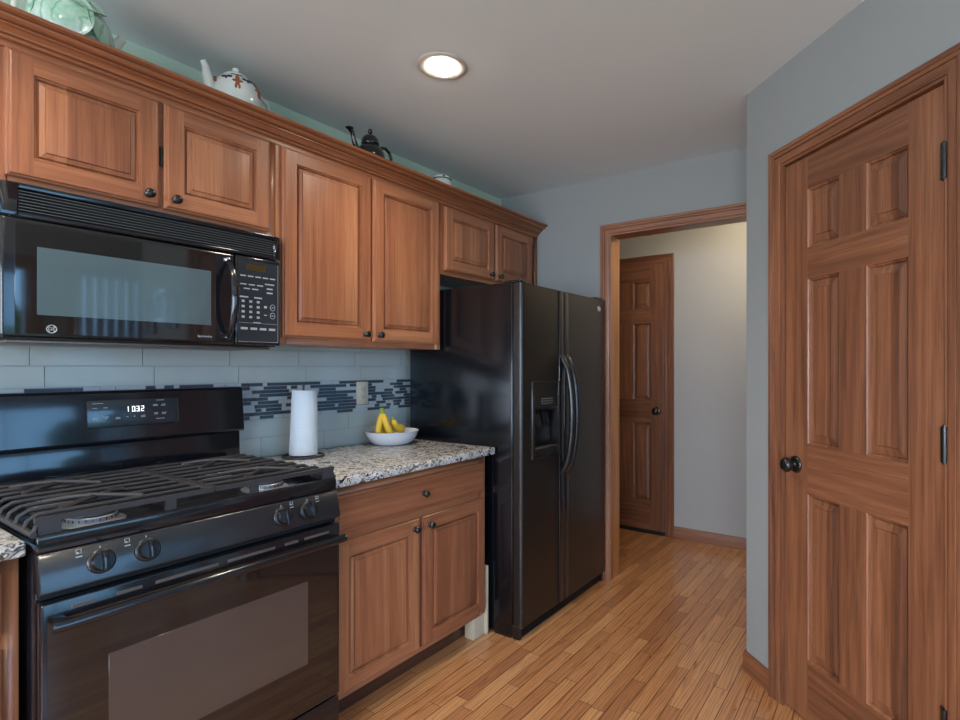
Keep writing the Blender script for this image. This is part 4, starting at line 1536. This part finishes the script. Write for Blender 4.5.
# hall lamp beyond the opening
hx, hy = 1.60, 3.42
r = thing('hall_ceiling_lamp', 'domed hall ceiling lamp beyond the opening, out of sight behind the pantry corner', 'ceiling light', Matrix.Translation((hx, hy, ZC)))
MB().lathe([(.15, -.0003), (.155, -.012), (.145, -.02), (.0, -.02)], c=(hx, hy, ZC), seg=32).build('canopy', M_trimw, r, smooth=50)
t_ = NT('warm_dome')
t_.set(color=(1, .9, .7, 1), emis=(1, .80, .50, 1), emiss=3)
MB().lathe([(.14, -.021), (.125, -.055), (.08, -.085), (0, -.098)], c=(hx, hy, ZC), seg=32).build('dome', t_.m, r, smooth=60)
d = bpy.data.lights.new('hall_bulb', 'POINT')
d.energy = 11
d.color = (1, .80, .52)
d.shadow_soft_size = .1
o = bpy.data.objects.new('hall_bulb', d)
COL.objects.link(o)
o.location = (0, 0, -.16)
o.parent = r

# ------------------------------------------------------------------ what the black glass mirrors: framed prints, blinds, garden
def frame_print(x, z, w, h, label, mat=M_plast):
    M = Matrix.Translation((x, EY - .0005, z))
    r = thing('framed_print', label, 'picture', M, 'framed prints mirrored in the microwave')
    f = MB().box(-w / 2, w / 2, -.02, 0, -h / 2, -h / 2 + .02).box(-w / 2, w / 2, -.02, 0, h / 2 - .02, h / 2).box(-w / 2, -w / 2 + .02, -.02, 0, -h / 2 + .02, h / 2 - .02).box(w / 2 - .02, w / 2, -.02, 0, -h / 2 + .02, h / 2 - .02)
    f.build('frame', mat, r, frame=M)
    MB().box(-w / 2 + .02, w / 2 - .02, -.012, -.002, -h / 2 + .02, h / 2 - .02).build('print', M_photo, r, frame=M)


frame_print(2.60, 1.68, .15, .26, 'dark narrow framed print on the pantry side wall')
frame_print(2.76, 1.72, .16, .22, 'light framed print on the pantry side wall', M_chrome)
frame_print(2.93, 1.66, .13, .28, 'dark tall framed print on the pantry side wall')
bl = thing('vertical_blind', 'vertical blind slats hanging across the far patio window', 'blind', Matrix.Translation((XW - .06, 1.91, 2.2)))
m = MB().box(XW - .085, XW - .035, 1.60, 2.24, 2.16, 2.20)
m.build('head_rail', M_wpaint, bl)
for i in range(8):
    y = 1.65 + i * .075
    n = MB().box(-.0009, .0009, -.032, .032, .12, 2.16)
    n.tr(Matrix.Translation((XW - .06, y, 0)) @ Matrix.Rotation(.62, 4, 'Z'))
    n.build('slat', M_plast, bl)

G = MB().box(-6, 16, -14, 12, -.7, -.5)
G.build('garden_ground', M_lawn, kind='structure', label='lawn outside the windows')


def tree(x, y, h, r, label, seed):
    rr = random.Random(seed)
    t = thing('garden_tree', label, 'tree', Matrix.Translation((x, y, -.5)), 'garden trees outside the windows')
    MB().tube([(x, y, -.5), (x + .05, y, h * .4), (x, y + .05, h * .7)], [.12, .09, .05], seg=8).build('trunk', M_bark, t)
    m = MB()
    for _ in range(900):
        while True:
            q = Vector((rr.uniform(-1, 1), rr.uniform(-1, 1), rr.uniform(-1, 1)))
            if q.length < 1:
                break
        c_ = Vector((x + q.x * r, y + q.y * r, h * .55 + q.z * h * .5))
        a = Vector((rr.gauss(0, 1), rr.gauss(0, 1), rr.gauss(0, 1))).normalized()
        b_ = a.orthogonal().normalized()
        L = rr.uniform(.10, .2)
        n = len(m.v)
        m.v += [c_ - a * L, c_ + b_ * L * .6, c_ + a * L, c_ - b_ * L * .6]
        m.f.append([n, n + 1, n + 2, n + 3]); m.mi.append(0)
    m.build('crown', M_leafd, t)


tree(7.0, 1.72, 1.9, .52, 'leafy garden tree seen only as a green patch in the microwave glass', 1)
tree(8.6, 4.9, 2.2, .9, 'second leafy garden tree outside the patio window', 2)
